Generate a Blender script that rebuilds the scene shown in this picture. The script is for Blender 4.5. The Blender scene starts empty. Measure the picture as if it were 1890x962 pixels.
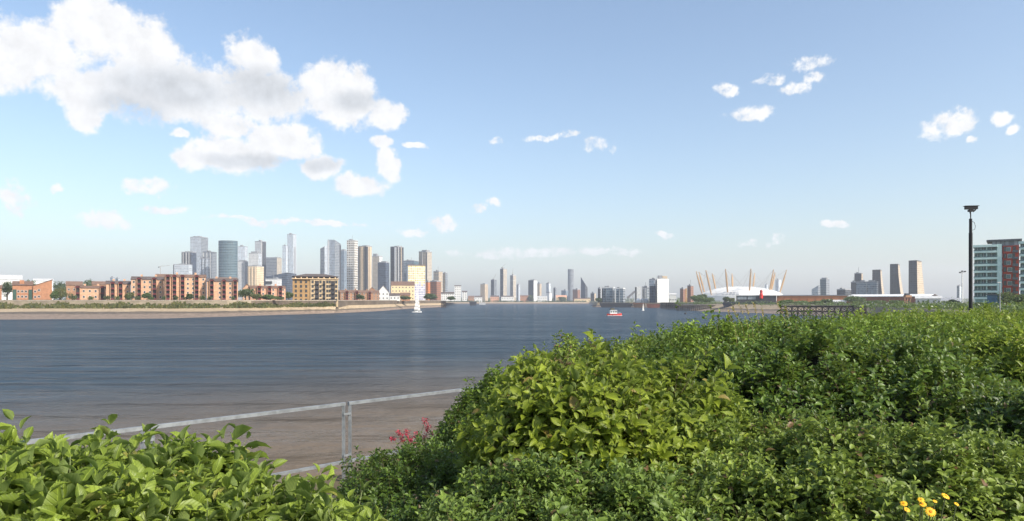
import bpy, math, random
import numpy as np
from mathutils import Vector, Matrix

# ---------------------------------------------------------------- camera, sky, sun, exposure
sc = bpy.context.scene
F, CX, HY, H = 1300.0, 945.0, 555.0, 9.0          # focal length and principal point in photo pixels, eye height above water
cam_data = bpy.data.cameras.new('camera')
cam = bpy.data.objects.new('camera', cam_data)
sc.collection.objects.link(cam)
cam.location = (0, 0, H)
cam.rotation_euler = (math.radians(90), 0, 0)
cam_data.sensor_width = 36.0
cam_data.lens = 36.0 * F / 1890.0
cam_data.shift_y = (HY - 481.0) / 1890.0
cam_data.clip_start = 0.05
cam_data.clip_end = 30000
sc.camera = cam

SUN_EL = math.radians(40)
SUN_AZ = math.atan2(0.80, -0.60)                   # clockwise from +Y
sun_vec = Vector((math.sin(SUN_AZ) * math.cos(SUN_EL), math.cos(SUN_AZ) * math.cos(SUN_EL), math.sin(SUN_EL)))
sd = bpy.data.lights.new('sun', 'SUN')
sd.energy = 4.6
sd.angle = math.radians(0.5)
sd.color = (1.0, 0.94, 0.84)
sun = bpy.data.objects.new('sun', sd)
sun.rotation_euler = sun_vec.to_track_quat('Z', 'Y').to_euler()
sun.location = (60, -60, 80)
sc.collection.objects.link(sun)

SKY_STRENGTH = 0.15
CLOUDS = [  # centre x, y and half sizes in photo pixels: where the cumulus heads stand
    (60, 95, 150, 70), (190, 50, 110, 75), (275, 95, 80, 85), (20, 120, 90, 60), (170, 170, 90, 60), (160, 215, 45, 40),
    (330, 170, 210, 75), (470, 105, 55, 50), (470, 175, 120, 65), (600, 150, 55, 50), (660, 165, 50, 55), (640, 195, 80, 50), (720, 215, 40, 35),
    (420, 235, 70, 30), (400, 190, 25, 20),
    (430, 285, 115, 42), (520, 265, 90, 42), (350, 295, 50, 28), (330, 247, 28, 10), (590, 310, 60, 30),
    (670, 342, 50, 24), (720, 305, 24, 34), (712, 270, 30, 14), (765, 275, 22, 9),
    (25, 370, 42, 38), (103, 347, 13, 13), (268, 348, 52, 17), (208, 411, 52, 20), (290, 383, 40, 10),
    (820, 413, 42, 20), (768, 431, 28, 9), (878, 384, 20, 12), (914, 375, 14, 10), (922, 257, 18, 10),
    (1000, 252, 36, 9), (1045, 247, 26, 9), (1100, 265, 33, 16),
    (1348, 162, 24, 14), (1386, 206, 52, 19), (1415, 143, 34, 9), (1500, 122, 44, 18), (1472, 159, 36, 12), (1510, 144, 30, 10),
    (1745, 228, 52, 28), (1785, 256, 16, 8), (1848, 219, 24, 12), (1872, 240, 16, 9),
    (1392, 443, 34, 11), (1438, 433, 22, 16), (1543, 419, 26, 9), (1237, 435, 20, 7),
    (1000, 462, 130, 12), (900, 470, 80, 9), (1120, 462, 80, 9), (600, 415, 110, 8), (470, 410, 90, 7),
]
SHADED = [(330, 165, 170, 55), (480, 165, 110, 55), (250, 200, 90, 40), (460, 300, 120, 20), (595, 305, 60, 22), (660, 185, 70, 30)]
_r = random.Random(12)
EXTRA = []                                          # the same fair-weather cumulus carried on round the rest of the sky
for _ in range(26):
    a = math.radians(_r.uniform(42, 318)); e = math.tan(math.radians(_r.uniform(4, 36))); w = _r.uniform(.03, .13)
    EXTRA.append((a if a < math.pi else a - 2 * math.pi, e, w, w * _r.uniform(.3, .55)))


def to_sky(c):
    t = (c[0] - CX) / F
    a = math.atan(t)
    k = math.cos(a)
    return (a, (HY - c[1]) / F * k, c[2] / F * k * k, c[3] / F * k)


world = bpy.data.worlds.new('World')
sc.world = world
world.use_nodes = True
world.cycles.sampling_method = 'MANUAL'
world.cycles.sample_map_resolution = 256
wn, wl = world.node_tree.nodes, world.node_tree.links
wn.clear()


def N(tree, typ, **kw):
    n = tree.nodes.new(typ)
    for k, v in kw.items():
        setattr(n, k, v)
    return n


def M(tree, op, a, b=None, c=None, clamp=False):
    n = tree.nodes.new('ShaderNodeMath')
    n.operation = op
    n.use_clamp = clamp
    for i, v in enumerate((a, b, c)):
        if v is None:
            continue
        if isinstance(v, (int, float)):
            n.inputs[i].default_value = v
        else:
            tree.links.new(v, n.inputs[i])
    return n.outputs[0]


def VM(tree, op, a, b=None):
    n = tree.nodes.new('ShaderNodeVectorMath')
    n.operation = op
    for i, v in enumerate((a, b)):
        if v is None:
            continue
        if isinstance(v, tuple):
            n.inputs[i].default_value = v
        else:
            tree.links.new(v, n.inputs[i])
    return n


def SMOOTH(tree, v, lo, hi, to0=0.0, to1=1.0):
    n = tree.nodes.new('ShaderNodeMapRange')
    n.interpolation_type = 'SMOOTHSTEP'
    tree.links.new(v, n.inputs['Value'])
    n.inputs['From Min'].default_value = lo
    n.inputs['From Max'].default_value = hi
    n.inputs['To Min'].default_value = to0
    n.inputs['To Max'].default_value = to1
    return n.outputs['Result']


def MIX(tree, fac, a, b):
    n = tree.nodes.new('ShaderNodeMix')
    n.data_type = 'RGBA'
    for sock, v in ((n.inputs[0], fac), (n.inputs[6], a), (n.inputs[7], b)):
        if isinstance(v, (int, float)):
            sock.default_value = v
        elif isinstance(v, tuple):
            sock.default_value = v if len(v) == 4 else (*v, 1)
        else:
            tree.links.new(v, sock)
    return n.outputs[2]


def NOISE(tree, vec, scale, detail=3.0, rough=.55, dims='3D'):
    n = tree.nodes.new('ShaderNodeTexNoise')
    n.noise_dimensions = dims
    n.inputs['Scale'].default_value = scale
    n.inputs['Detail'].default_value = detail
    n.inputs['Roughness'].default_value = rough
    if vec is not None:
        tree.links.new(vec, n.inputs['Vector'])
    return n


wt = world.node_tree
sky = N(wt, 'ShaderNodeTexSky', sky_type='NISHITA', sun_disc=False)
sky.sun_elevation = SUN_EL
sky.sun_rotation = SUN_AZ
sky.altitude = 0
sky.air_density = 1.0
sky.dust_density = 2.1
sky.ozone_density = 0.8
tc = N(wt, 'ShaderNodeTexCoord')
direction = tc.outputs['Generated']
sep = N(wt, 'ShaderNodeSeparateXYZ')
wl.new(direction, sep.inputs[0])
azim = M(wt, 'ARCTAN2', sep.outputs[0], sep.outputs[1])
hor = M(wt, 'SQRT', M(wt, 'ADD', M(wt, 'MULTIPLY', sep.outputs[0], sep.outputs[0]), M(wt, 'MULTIPLY', sep.outputs[1], sep.outputs[1])))
elev = M(wt, 'DIVIDE', sep.outputs[2], M(wt, 'MAXIMUM', hor, .02))
comb = N(wt, 'ShaderNodeCombineXYZ')
wl.new(azim, comb.inputs[0])
wl.new(elev, comb.inputs[1])
# billows: the outline is warped at two sizes
w1 = NOISE(wt, direction, 14.0, 4.0, .6)
w1v = VM(wt, 'SUBTRACT', w1.outputs['Color'], (.5, .5, .5))
w1s = VM(wt, 'MULTIPLY', w1v.outputs[0], (.055, .038, 0))
puv = VM(wt, 'ADD', comb.outputs[0], w1s.outputs[0]).outputs[0]


def blob_field(blobs, vec, smooth):
    acc = None
    for (a, e, ra, re) in blobs:
        d = VM(wt, 'SUBTRACT', vec, (a, e, 0)).outputs[0]
        d = VM(wt, 'MULTIPLY', d, (1 / ra, 1 / re, 0)).outputs[0]
        ln = VM(wt, 'LENGTH', d).outputs['Value']
        q = M(wt, 'SUBTRACT', 1.0, ln)
        acc = q if acc is None else (M(wt, 'SMOOTH_MAX', acc, q, smooth) if smooth else M(wt, 'MAXIMUM', acc, q))
    return acc


n_big = 24
f_big = blob_field([to_sky(c) for c in CLOUDS[:n_big]], puv, 0.16)
f_small = blob_field([to_sky(c) for c in CLOUDS[n_big:]] + EXTRA, puv, 0.16)
fb = NOISE(wt, direction, 24.0, 10.0, .64)
fbs = NOISE(wt, direction, 75.0, 6.0, .62)
fb_off = N(wt, 'ShaderNodeVectorMath', operation='ADD')
wl.new(direction, fb_off.inputs[0])
fb_off.inputs[1].default_value = (.010, 0, .012)
fb2 = NOISE(wt, fb_off.outputs[0], 24.0, 10.0, .64)
coarse = M(wt, 'MULTIPLY', M(wt, 'SUBTRACT', fb.outputs['Fac'], .5), 2.0)
fine_ = M(wt, 'SUBTRACT', fbs.outputs['Fac'], .5)
n_b = M(wt, 'ADD', M(wt, 'MINIMUM', M(wt, 'MULTIPLY', f_big, 2.0), 1.2), M(wt, 'ADD', coarse, M(wt, 'MULTIPLY', fine_, 1.6)))
n_s = M(wt, 'ADD', M(wt, 'MINIMUM', M(wt, 'MULTIPLY', f_small, 1.2), .58), M(wt, 'ADD', coarse, M(wt, 'MULTIPLY', fine_, 2.1)))
field_n = M(wt, 'MAXIMUM', n_b, n_s)
alpha = SMOOTH(wt, field_n, .0, .8)
shade_f = blob_field([to_sky(c) for c in SHADED], puv, 0.2)
shade_n = M(wt, 'ADD', shade_f, M(wt, 'MULTIPLY', M(wt, 'SUBTRACT', fb.outputs['Fac'], .5), .45))
shade = SMOOTH(wt, shade_n, -.05, .75)
relief = M(wt, 'MULTIPLY', M(wt, 'SUBTRACT', fb.outputs['Fac'], fb2.outputs['Fac']), .5)
tone = M(wt, 'ADD', M(wt, 'SUBTRACT', 1.0, M(wt, 'MULTIPLY', shade, .24)), relief)
tone = M(wt, 'MINIMUM', M(wt, 'MAXIMUM', tone, .55), 1.05)
ctint = MIX(wt, shade, (.97, .97, .975), (.92, .955, 1.0))
k = 1.0 / SKY_STRENGTH / 2 ** .44 * 1.05
cl_col = VM(wt, 'MULTIPLY', ctint, (k, k, k))
cl_scale = N(wt, 'ShaderNodeVectorMath', operation='SCALE')
wl.new(cl_col.outputs[0], cl_scale.inputs[0])
wl.new(tone, cl_scale.inputs['Scale'])
low = SMOOTH(wt, elev, .0, .12, .45, .97)          # low clouds drown in the thick air near the horizon
air = VM(wt, 'MULTIPLY', sky.outputs[0], (1.01, 1.04, 1.04)).outputs[0]
final = MIX(wt, M(wt, 'MULTIPLY', alpha, low), air, cl_scale.outputs[0])
bg = N(wt, 'ShaderNodeBackground')
bg.inputs['Strength'].default_value = SKY_STRENGTH
wl.new(final, bg.inputs['Color'])
wo = N(wt, 'ShaderNodeOutputWorld')
wl.new(bg.outputs[0], wo.inputs['Surface'])

sc.view_settings.view_transform = 'Standard'
sc.view_settings.look = 'None'
sc.view_settings.exposure = 0.44
sc.view_settings.gamma = 1.0
sc.render.engine = 'CYCLES'
cy = sc.cycles
cy.use_denoising = True
cy.max_bounces = 6
cy.diffuse_bounces = 2
cy.glossy_bounces = 3
cy.transmission_bounces = 4
cy.transparent_max_bounces = 8
cy.volume_bounces = 1
cy.caustics_reflective = False
cy.caustics_refractive = False
cy.sample_clamp_indirect = 6.0

# ---------------------------------------------------------------- helpers
col = sc.collection
rng = np.random.default_rng(7)
rnd = random.Random(5)


def P(px, py, d):
    return Vector(((px - CX) / F * d, d, H + (HY - py) / F * d))


def zof(py, d):
    return H + (HY - py) / F * d


def lin(r, g, b, k=1.0):
    f = lambda c: (c / 12.92 if c <= .04045 else ((c + .055) / 1.055) ** 2.4)
    return (f(r / 255) * k, f(g / 255) * k, f(b / 255) * k)


def thing(name, label, cat, loc=(0, 0, 0), group=None):
    o = bpy.data.objects.new(name, None)
    o.empty_display_size = .2
    o.location = loc
    o['label'] = label
    o['category'] = cat
    if group:
        o['group'] = group
    col.objects.link(o)
    return o


def root_loc(o):
    v = Vector((0, 0, 0))
    while o is not None:
        v += o.location
        o = o.parent
    return v


def link(name, me, parent=None, loc=None, rz=0.0):
    o = bpy.data.objects.new(name, me)
    if parent is not None:
        o.parent = parent
    if loc is not None:
        o.location = Vector(loc) - (root_loc(parent) if parent is not None else Vector((0, 0, 0)))
    o.rotation_euler = (0, 0, rz)
    col.objects.link(o)
    return o


class MB:
    """collects faces (with uv in metres) and links them as one mesh object"""
    def __init__(s):
        s.v, s.f, s.uv, s.mi = [], [], [], []

    def face(s, pts, uv=None, mi=0):
        b = len(s.v)
        s.v += [tuple(p) for p in pts]
        s.f.append(tuple(range(b, b + len(pts))))
        s.uv.append(uv if uv else [(p[0] + p[1], p[2]) for p in pts])
        s.mi.append(mi)

    def prism(s, fp, z0, z1, mi=0, mis=None, cap=None, u0=0.0):
        """footprint counter-clockwise seen from above; z1 a number or one top per corner"""
        n = len(fp)
        tops = [z1] * n if isinstance(z1, (int, float)) else z1
        u = u0
        for i in range(n):
            j = (i + 1) % n
            a, b = fp[i], fp[j]
            L = math.hypot(b[0] - a[0], b[1] - a[1])
            s.face([(a[0], a[1], z0), (b[0], b[1], z0), (b[0], b[1], tops[j]), (a[0], a[1], tops[i])],
                   [(u, 0), (u + L, 0), (u + L, tops[j] - z0), (u, tops[i] - z0)], mis[i] if mis else mi)
            u += L
        s.face([(p[0], p[1], t) for p, t in zip(fp, tops)], [(p[0], p[1]) for p in fp], mi if cap is None else cap)
        s.face([(p[0], p[1], z0) for p in reversed(fp)], [(p[0], p[1]) for p in reversed(fp)], mi if cap is None else cap)
        return s

    def box(s, c, size, rz=0.0, mi=0):
        """c = centre of the bottom"""
        hx, hy = size[0] / 2, size[1] / 2
        ca, sa = math.cos(rz), math.sin(rz)
        fp = [(c[0] + x * ca - y * sa, c[1] + x * sa + y * ca) for x, y in ((-hx, -hy), (hx, -hy), (hx, hy), (-hx, hy))]
        return s.prism(fp, c[2], c[2] + size[2], mi)

    def bar(s, a, b, w, h=None, mi=0):
        h = h or w
        a, b = Vector(a), Vector(b)
        d = (b - a).normalized()
        up = Vector((0, 0, 1)) if abs(d.z) < .9 else Vector((0, 1, 0))
        x = d.cross(up).normalized() * w / 2
        y = x.cross(d).normalized() * h / 2
        A = [a - x - y, a + x - y, a + x + y, a - x + y]
        B = [p + (b - a) for p in A]
        for i in range(4):
            j = (i + 1) % 4
            s.face([A[i], A[j], B[j], B[i]], mi=mi)
        s.face(A[::-1], mi=mi)
        s.face(B, mi=mi)
        return s

    def tube(s, pts, radii, n=8, mi=0):
        pts = [Vector(p) for p in pts]
        rings = []
        for i, p in enumerate(pts):
            d = (pts[min(i + 1, len(pts) - 1)] - pts[max(i - 1, 0)]).normalized()
            up = Vector((0, 0, 1)) if abs(d.z) < .95 else Vector((0, 1, 0))
            x = d.cross(up).normalized()
            y = x.cross(d).normalized()
            r = radii[i] if isinstance(radii, (list, tuple)) else radii
            rings.append([p + x * r * math.cos(t * 2 * math.pi / n) + y * r * math.sin(t * 2 * math.pi / n) for t in range(n)])
        for a, b in zip(rings, rings[1:]):
            for t in range(n):
                k2 = (t + 1) % n
                s.face([a[t], a[k2], b[k2], b[t]][::-1], mi=mi)
        s.face(rings[0], mi=mi)
        s.face(rings[-1][::-1], mi=mi)
        return s

    def mesh(s, name, mats, off=(0, 0, 0)):
        me = bpy.data.meshes.new(name)
        me.from_pydata([(x - off[0], y - off[1], z - off[2]) for x, y, z in s.v], [], s.f)
        uvl = me.uv_layers.new(name='UVMap')
        flat = [c for f in s.uv for p in f for c in p]
        uvl.data.foreach_set('uv', flat)
        if not isinstance(mats, (list, tuple)):
            mats = [mats]
        for m in mats:
            me.materials.append(m)
        me.polygons.foreach_set('material_index', s.mi)
        me.update()
        return me

    def build(s, name, mats, parent=None, kind=None):
        off = root_loc(parent) if parent is not None else Vector((0, 0, 0))
        o = link(name, s.mesh(name, mats, off), parent)
        if kind:
            o['kind'] = kind
        return o


def smooth(o):
    o.data.polygons.foreach_set('use_smooth', [True] * len(o.data.polygons))
    return o


# ---------------------------------------------------------------- materials
def new_mat(name):
    m = bpy.data.materials.new(name)
    m.use_nodes = True
    t = m.node_tree
    return m, t, t.nodes['Principled BSDF']


_plain = {}


def plain(name, c, rough=.7, metal=0.0, var=.18, scale=.6, spec=.3):
    """one colour with worn, uneven tone"""
    c = tuple(x * .84 for x in c)
    if name in _plain:
        return _plain[name]
    m, t, b = new_mat(name)
    tcx = N(t, 'ShaderNodeTexCoord')
    n = NOISE(t, tcx.outputs['Object'], scale, 5.0, .6)
    c0 = tuple(x * (1 - var) for x in c)
    c1 = tuple(min(1, x * (1 + var)) for x in c)
    r = SMOOTH(t, n.outputs['Fac'], .3, .7)
    t.links.new(MIX(t, r, c0, c1), b.inputs['Base Color'])
    b.inputs['Roughness'].default_value = rough
    b.inputs['Metallic'].default_value = metal
    b.inputs['Specular IOR Level'].default_value = spec
    _plain[name] = m
    return m


_fac = {}


def facade(wall, glass, fh=3.4, bw=3.0, wx=.6, wy=.55, gl_rough=.15, var=.5, metal=.0, wvar=.1):
    """far curtain wall: storeys and bays too small to pick apart, in metres along the wall"""
    key = (wall, glass, fh, bw, wx, wy, gl_rough, var, metal)
    if key in _fac:
        return _fac[key]
    m, t, b = new_mat('facade')
    wall = tuple(x * .84 for x in wall)
    glass = tuple(x * .84 for x in glass)
    uv = N(t, 'ShaderNodeUVMap')
    s = N(t, 'ShaderNodeSeparateXYZ')
    t.links.new(uv.outputs[0], s.inputs[0])
    u = M(t, 'DIVIDE', s.outputs[0], bw)
    v = M(t, 'DIVIDE', s.outputs[1], fh)
    fu = M(t, 'ABSOLUTE', M(t, 'SUBTRACT', M(t, 'FRACT', u), .5))
    fv = M(t, 'ABSOLUTE', M(t, 'SUBTRACT', M(t, 'FRACT', v), .5))
    mask = M(t, 'MULTIPLY', M(t, 'LESS_THAN', fu, wx / 2), M(t, 'LESS_THAN', fv, wy / 2))
    cell = N(t, 'ShaderNodeCombineXYZ')
    t.links.new(M(t, 'FLOOR', u), cell.inputs[0])
    t.links.new(M(t, 'FLOOR', v), cell.inputs[1])
    wnz = N(t, 'ShaderNodeTexWhiteNoise')
    t.links.new(cell.outputs[0], wnz.inputs['Vector'])
    g0 = tuple(x * (1 - var) for x in glass)
    g1 = tuple(min(1, x * (1 + var)) for x in glass)
    gcol = MIX(t, wnz.outputs['Value'], g0, g1)
    n = NOISE(t, uv.outputs[0], .09, 4.0, .6)
    wcol = MIX(t, SMOOTH(t, n.outputs['Fac'], .3, .7), tuple(x * (1 - wvar) for x in wall), tuple(min(1, x * (1 + wvar)) for x in wall))
    t.links.new(MIX(t, mask, wcol, gcol), b.inputs['Base Color'])
    t.links.new(M(t, 'ADD', .75, M(t, 'MULTIPLY', mask, gl_rough - .75)), b.inputs['Roughness'])
    if metal:
        t.links.new(M(t, 'MULTIPLY', mask, metal), b.inputs['Metallic'])
    _fac[key] = m
    return m


def leaf_mat(name, c_lo, c_hi, c_old=None, rough=.42, trans=.32, veins=False):
    m, t, b = new_mat(name)
    g = N(t, 'ShaderNodeNewGeometry')
    tcx = N(t, 'ShaderNodeTexCoord')
    nz = NOISE(t, tcx.outputs['Object'], 1.3, 3.0, .6)
    oi = N(t, 'ShaderNodeObjectInfo')
    rv = M(t, 'FRACT', M(t, 'ADD', g.outputs['Random Per Island'], oi.outputs['Random']))
    f = M(t, 'ADD', M(t, 'MULTIPLY', rv, .65), M(t, 'MULTIPLY', SMOOTH(t, nz.outputs['Fac'], .35, .65), .35))
    c = MIX(t, f, tuple(x * .55 for x in c_lo), tuple(x * 1.05 for x in c_hi))
    if veins:
        uv = N(t, 'ShaderNodeUVMap')
        sp = N(t, 'ShaderNodeSeparateXYZ')
        t.links.new(uv.outputs[0], sp.inputs[0])
        av = M(t, 'ABSOLUTE', sp.outputs[1])
        wv = M(t, 'SINE', M(t, 'MULTIPLY', M(t, 'SUBTRACT', sp.outputs[0], M(t, 'MULTIPLY', av, .75)), 42.0))
        rib = SMOOTH(t, wv, .55, 1.0)
        c = MIX(t, M(t, 'MULTIPLY', rib, .35), c, tuple(x * .62 for x in c_lo))
        c = MIX(t, SMOOTH(t, av, .05, .0, 0, .55), c, tuple(min(1, x * 1.5) for x in c_hi))
        bp = N(t, 'ShaderNodeBump')
        bp.inputs['Strength'].default_value = .5
        bp.inputs['Distance'].default_value = .002
        t.links.new(M(t, 'SUBTRACT', 1.0, rib), bp.inputs['Height'])
        t.links.new(bp.outputs[0], b.inputs['Normal'])
    if c_old:
        c = MIX(t, M(t, 'GREATER_THAN', rv, .975), c, c_old)
    # the underside is paler and greyer, as in dogwood and bramble
    c = MIX(t, M(t, 'MULTIPLY', g.outputs['Backfacing'], .45), c, (.20, .26, .13))
    t.links.new(c, b.inputs['Base Color'])
    b.inputs['Roughness'].default_value = rough
    b.inputs['Specular IOR Level'].default_value = .42
    tr = N(t, 'ShaderNodeBsdfTranslucent')
    t.links.new(MIX(t, .5, c, (.30, .40, .03)), tr.inputs['Color'])
    mx = N(t, 'ShaderNodeMixShader')
    mx.inputs[0].default_value = trans
    t.links.new(b.outputs[0], mx.inputs[1])
    t.links.new(tr.outputs[0], mx.inputs[2])
    t.links.new(mx.outputs[0], t.nodes['Material Output'].inputs['Surface'])
    return m

# ================================================================ river, banks, air
def water_material():
    m, t, b = new_mat('river_water')
    g = N(t, 'ShaderNodeNewGeometry')
    pos = g.outputs['Position']
    mp = VM(t, 'MULTIPLY', pos, (.55, 1.0, 1.0)).outputs[0]
    n1 = NOISE(t, mp, .95, 4.0, .62)
    n2 = NOISE(t, mp, .16, 3.0, .55)
    wind = NOISE(t, VM(t, 'MULTIPLY', pos, (.25, 1.0, 1.0)).outputs[0], .012, 4.0, .6)
    wf = SMOOTH(t, wind.outputs['Fac'], .36, .66, .35, 1.25)
    swell = N(t, 'ShaderNodeTexWave', wave_type='BANDS', bands_direction='Y')
    t.links.new(VM(t, 'MULTIPLY', pos, (.22, 1.0, 1.0)).outputs[0], swell.inputs['Vector'])
    swell.inputs['Scale'].default_value = .045
    swell.inputs['Distortion'].default_value = 6.0
    swell.inputs['Detail'].default_value = 3.0
    swell.inputs['Detail Scale'].default_value = .7
    h = M(t, 'ADD', M(t, 'MULTIPLY', M(t, 'MULTIPLY', n1.outputs['Fac'], .75), wf), M(t, 'MULTIPLY', n2.outputs['Fac'], 1.5))
    h = M(t, 'ADD', h, M(t, 'MULTIPLY', swell.outputs['Fac'], .5))
    bp = N(t, 'ShaderNodeBump')
    bp.inputs['Strength'].default_value = 1.0
    bp.inputs['Distance'].default_value = 1.0
    t.links.new(h, bp.inputs['Height'])
    # silt: browner over the shallows by the wall, greyer in the channel
    s = N(t, 'ShaderNodeSeparateXYZ')
    t.links.new(pos, s.inputs[0])
    off = M(t, 'ADD', M(t, 'SUBTRACT', s.outputs[1], M(t, 'MULTIPLY', s.outputs[0], 1.02)), M(t, 'MULTIPLY', M(t, 'SUBTRACT', wind.outputs['Fac'], .5), 40.0))
    silt = SMOOTH(t, off, 32.0, 135.0)
    c = MIX(t, silt, (.145, .112, .080), (.034, .056, .080))
    # a choppy surface never mirrors fully: wave faces hide one another at low angles
    df = N(t, 'ShaderNodeBsdfDiffuse')
    t.links.new(bp.outputs[0], df.inputs['Normal'])
    st1 = NOISE(t, VM(t, 'MULTIPLY', pos, (.10, .42, 1)).outputs[0], .35, 5.0, .62)
    st2 = NOISE(t, VM(t, 'MULTIPLY', pos, (.22, 1.0, 1)).outputs[0], .55, 4.0, .65)
    st3 = NOISE(t, VM(t, 'MULTIPLY', pos, (.16, 1.0, 1)).outputs[0], .035, 4.0, .6)
    streak = M(t, 'ADD', M(t, 'ADD', M(t, 'MULTIPLY', M(t, 'SUBTRACT', st1.outputs['Fac'], .5), 1.9), M(t, 'MULTIPLY', M(t, 'SUBTRACT', st2.outputs['Fac'], .5), 2.2)), M(t, 'MULTIPLY', M(t, 'SUBTRACT', st3.outputs['Fac'], .5), 1.6))
    streak = M(t, 'MAXIMUM', M(t, 'ADD', 1.0, streak), .25)
    t.links.new(c, df.inputs['Color'])
    gl = N(t, 'ShaderNodeBsdfGlossy')
    gl.inputs['Roughness'].default_value = .12
    t.links.new(bp.outputs[0], gl.inputs['Normal'])
    fr = N(t, 'ShaderNodeFresnel')
    fr.inputs['IOR'].default_value = 1.33
    t.links.new(bp.outputs[0], fr.inputs['Normal'])
    k_ = M(t, 'MULTIPLY', M(t, 'MINIMUM', M(t, 'MULTIPLY', fr.outputs[0], 1.4), 1.0), M(t, 'MULTIPLY', streak, M(t, 'ADD', .30, M(t, 'MULTIPLY', wf, .07))))
    mx = N(t, 'ShaderNodeMixShader')
    t.links.new(k_, mx.inputs[0])
    t.links.new(df.outputs[0], mx.inputs[1])
    t.links.new(gl.outputs[0], mx.inputs[2])
    t.links.new(mx.outputs[0], t.nodes['Material Output'].inputs['Surface'])
    t.nodes.remove(b)
    return m


mb = MB()
mb.face([(-6200, -140, 0), (6200, -140, 0), (6200, 6300, 0), (-6200, 6300, 0)])
wo_ = mb.build('water', water_material(), kind='structure')


def foreshore_material():
    m, t, b = new_mat('foreshore')
    g = N(t, 'ShaderNodeNewGeometry')
    pos = g.outputs['Position']
    s = N(t, 'ShaderNodeSeparateXYZ')
    t.links.new(pos, s.inputs[0])
    n = NOISE(t, VM(t, 'MULTIPLY', pos, (.3, 1, 1)).outputs[0], .12, 5.0, .6)
    n2 = NOISE(t, pos, .5, 4.0, .6)
    z = M(t, 'ADD', s.outputs[2], M(t, 'MULTIPLY', M(t, 'SUBTRACT', n.outputs['Fac'], .5), 1.5))
    mud = MIX(t, SMOOTH(t, n2.outputs['Fac'], .35, .65), (.15, .110, .080), (.24, .180, .135))
    weed = MIX(t, SMOOTH(t, n2.outputs['Fac'], .4, .6), (.070, .056, .038), (.13, .10, .07))
    sand = MIX(t, SMOOTH(t, n2.outputs['Fac'], .35, .65), (.30, .22, .13), (.41, .32, .21))
    c = MIX(t, SMOOTH(t, z, 1.5, 2.0), mud, weed)
    c = MIX(t, SMOOTH(t, z, 2.6, 3.0), c, sand)
    t.links.new(c, b.inputs['Base Color'])
    b.inputs['Roughness'].default_value = .85
    return m


FORE = foreshore_material()
LAND = plain('town_ground', (.20, .19, .16), .9, var=.3, scale=.02)
EARTH = plain('bank_earth', (.11, .085, .05), .95, var=.4, scale=.3)
SCRUB = plain('scrub_land', (.12, .12, .06), .95, var=.5, scale=.05)
STONE = plain('wall_stone', lin(166, 152, 132), .9, var=.25, scale=.15)
DARKSTONE = plain('wall_dark_stone', lin(110, 98, 84), .9, var=.35, scale=.15)


def shore(px, d):
    return ((px - CX) / F * d, d)


def interp(tab, n):
    xs = [a for a, _ in tab]
    out = []
    for i in range(n):
        x = xs[0] + (xs[-1] - xs[0]) * i / (n - 1)
        out.append((x, float(np.interp(x, xs, [b for _, b in tab]))))
    return out


WATERLINE = [(-500, 334), (0, 334), (300, 352), (420, 395), (500, 435), (560, 465), (640, 520), (700, 600), (760, 790), (815, 985)]
WALLLINE = [(-500, 420), (0, 423), (300, 432), (420, 438), (500, 455), (540, 488), (624, 508), (640, 545), (700, 640), (760, 860), (822, 1020)]
NS = 60
wlp = [shore(*p) for p in interp(WATERLINE, NS)]
wap = [shore(*p) for p in interp(WALLLINE, NS)]


def strip(name, rows, mat, kind='structure', parent=None):
    b = MB()
    for ra, rb in zip(rows, rows[1:]):
        for i in range(len(ra) - 1):
            b.face([ra[i], ra[i + 1], rb[i + 1], rb[i]])
    o = b.build(name, mat, parent)
    if kind:
        o['kind'] = kind
    return smooth(o)


rows = []
prof = [(-.15, -.9), (.0, 0.0), (.25, .7), (.5, 2.4), (.75, 3.7), (1.0, 5.3), (1.03, 5.4)]
for f, z in prof:
    r_ = []
    for i, (a, b) in enumerate(zip(wlp, wap)):
        wob = math.sin(i * .9) * .02 + math.sin(i * 2.3) * .015
        f2 = f + (wob if 0 < f < 1 else 0)
        r_.append((a[0] + (b[0] - a[0]) * f2, a[1] + (b[1] - a[1]) * f2, z))
    rows.append(r_)
strip('foreshore', rows, FORE)

# town side river wall: masonry and coping
LEFT_Z = 9.5
rw = thing('river_wall', 'long pale stone river wall below the brick terraces above the sandy foreshore', 'river wall', (wap[20][0], wap[20][1], 5))
body = MB(); cope = MB(); band = MB()
for i in range(NS - 1):
    a, b = Vector((*wap[i], 0)), Vector((*wap[i + 1], 0))
    e = (b - a).normalized(); n_ = Vector((-e.y, e.x, 0))
    far_dark = 1 if i > 42 else 0
    body.prism([(a.x, a.y), (b.x, b.y), (b.x + n_.x * 1.0, b.y + n_.y), (a.x + n_.x * 1.0, a.y + n_.y)], 3.0, 9.0, mi=far_dark)
    cope.prism([(a.x - n_.x * .2, a.y - n_.y * .2), (b.x - n_.x * .2, b.y - n_.y * .2), (b.x + n_.x * 1.2, b.y + n_.y * 1.2), (a.x + n_.x * 1.2, a.y + n_.y * 1.2)], 9.0, 9.35)
body.build('masonry', [STONE, DARKSTONE], rw)
cope.build('coping', plain('coping_stone', lin(205, 192, 176), .85), rw)
# town ground behind the wall
b = MB()
pts = [(x, y + .6, LEFT_Z) for x, y in wap] + [(-150, 1915, LEFT_Z), (-6000, 1915, LEFT_Z), (-6000, 425, LEFT_Z)]
b.face(pts)
b.build('town_ground', LAND, kind='structure')

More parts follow.
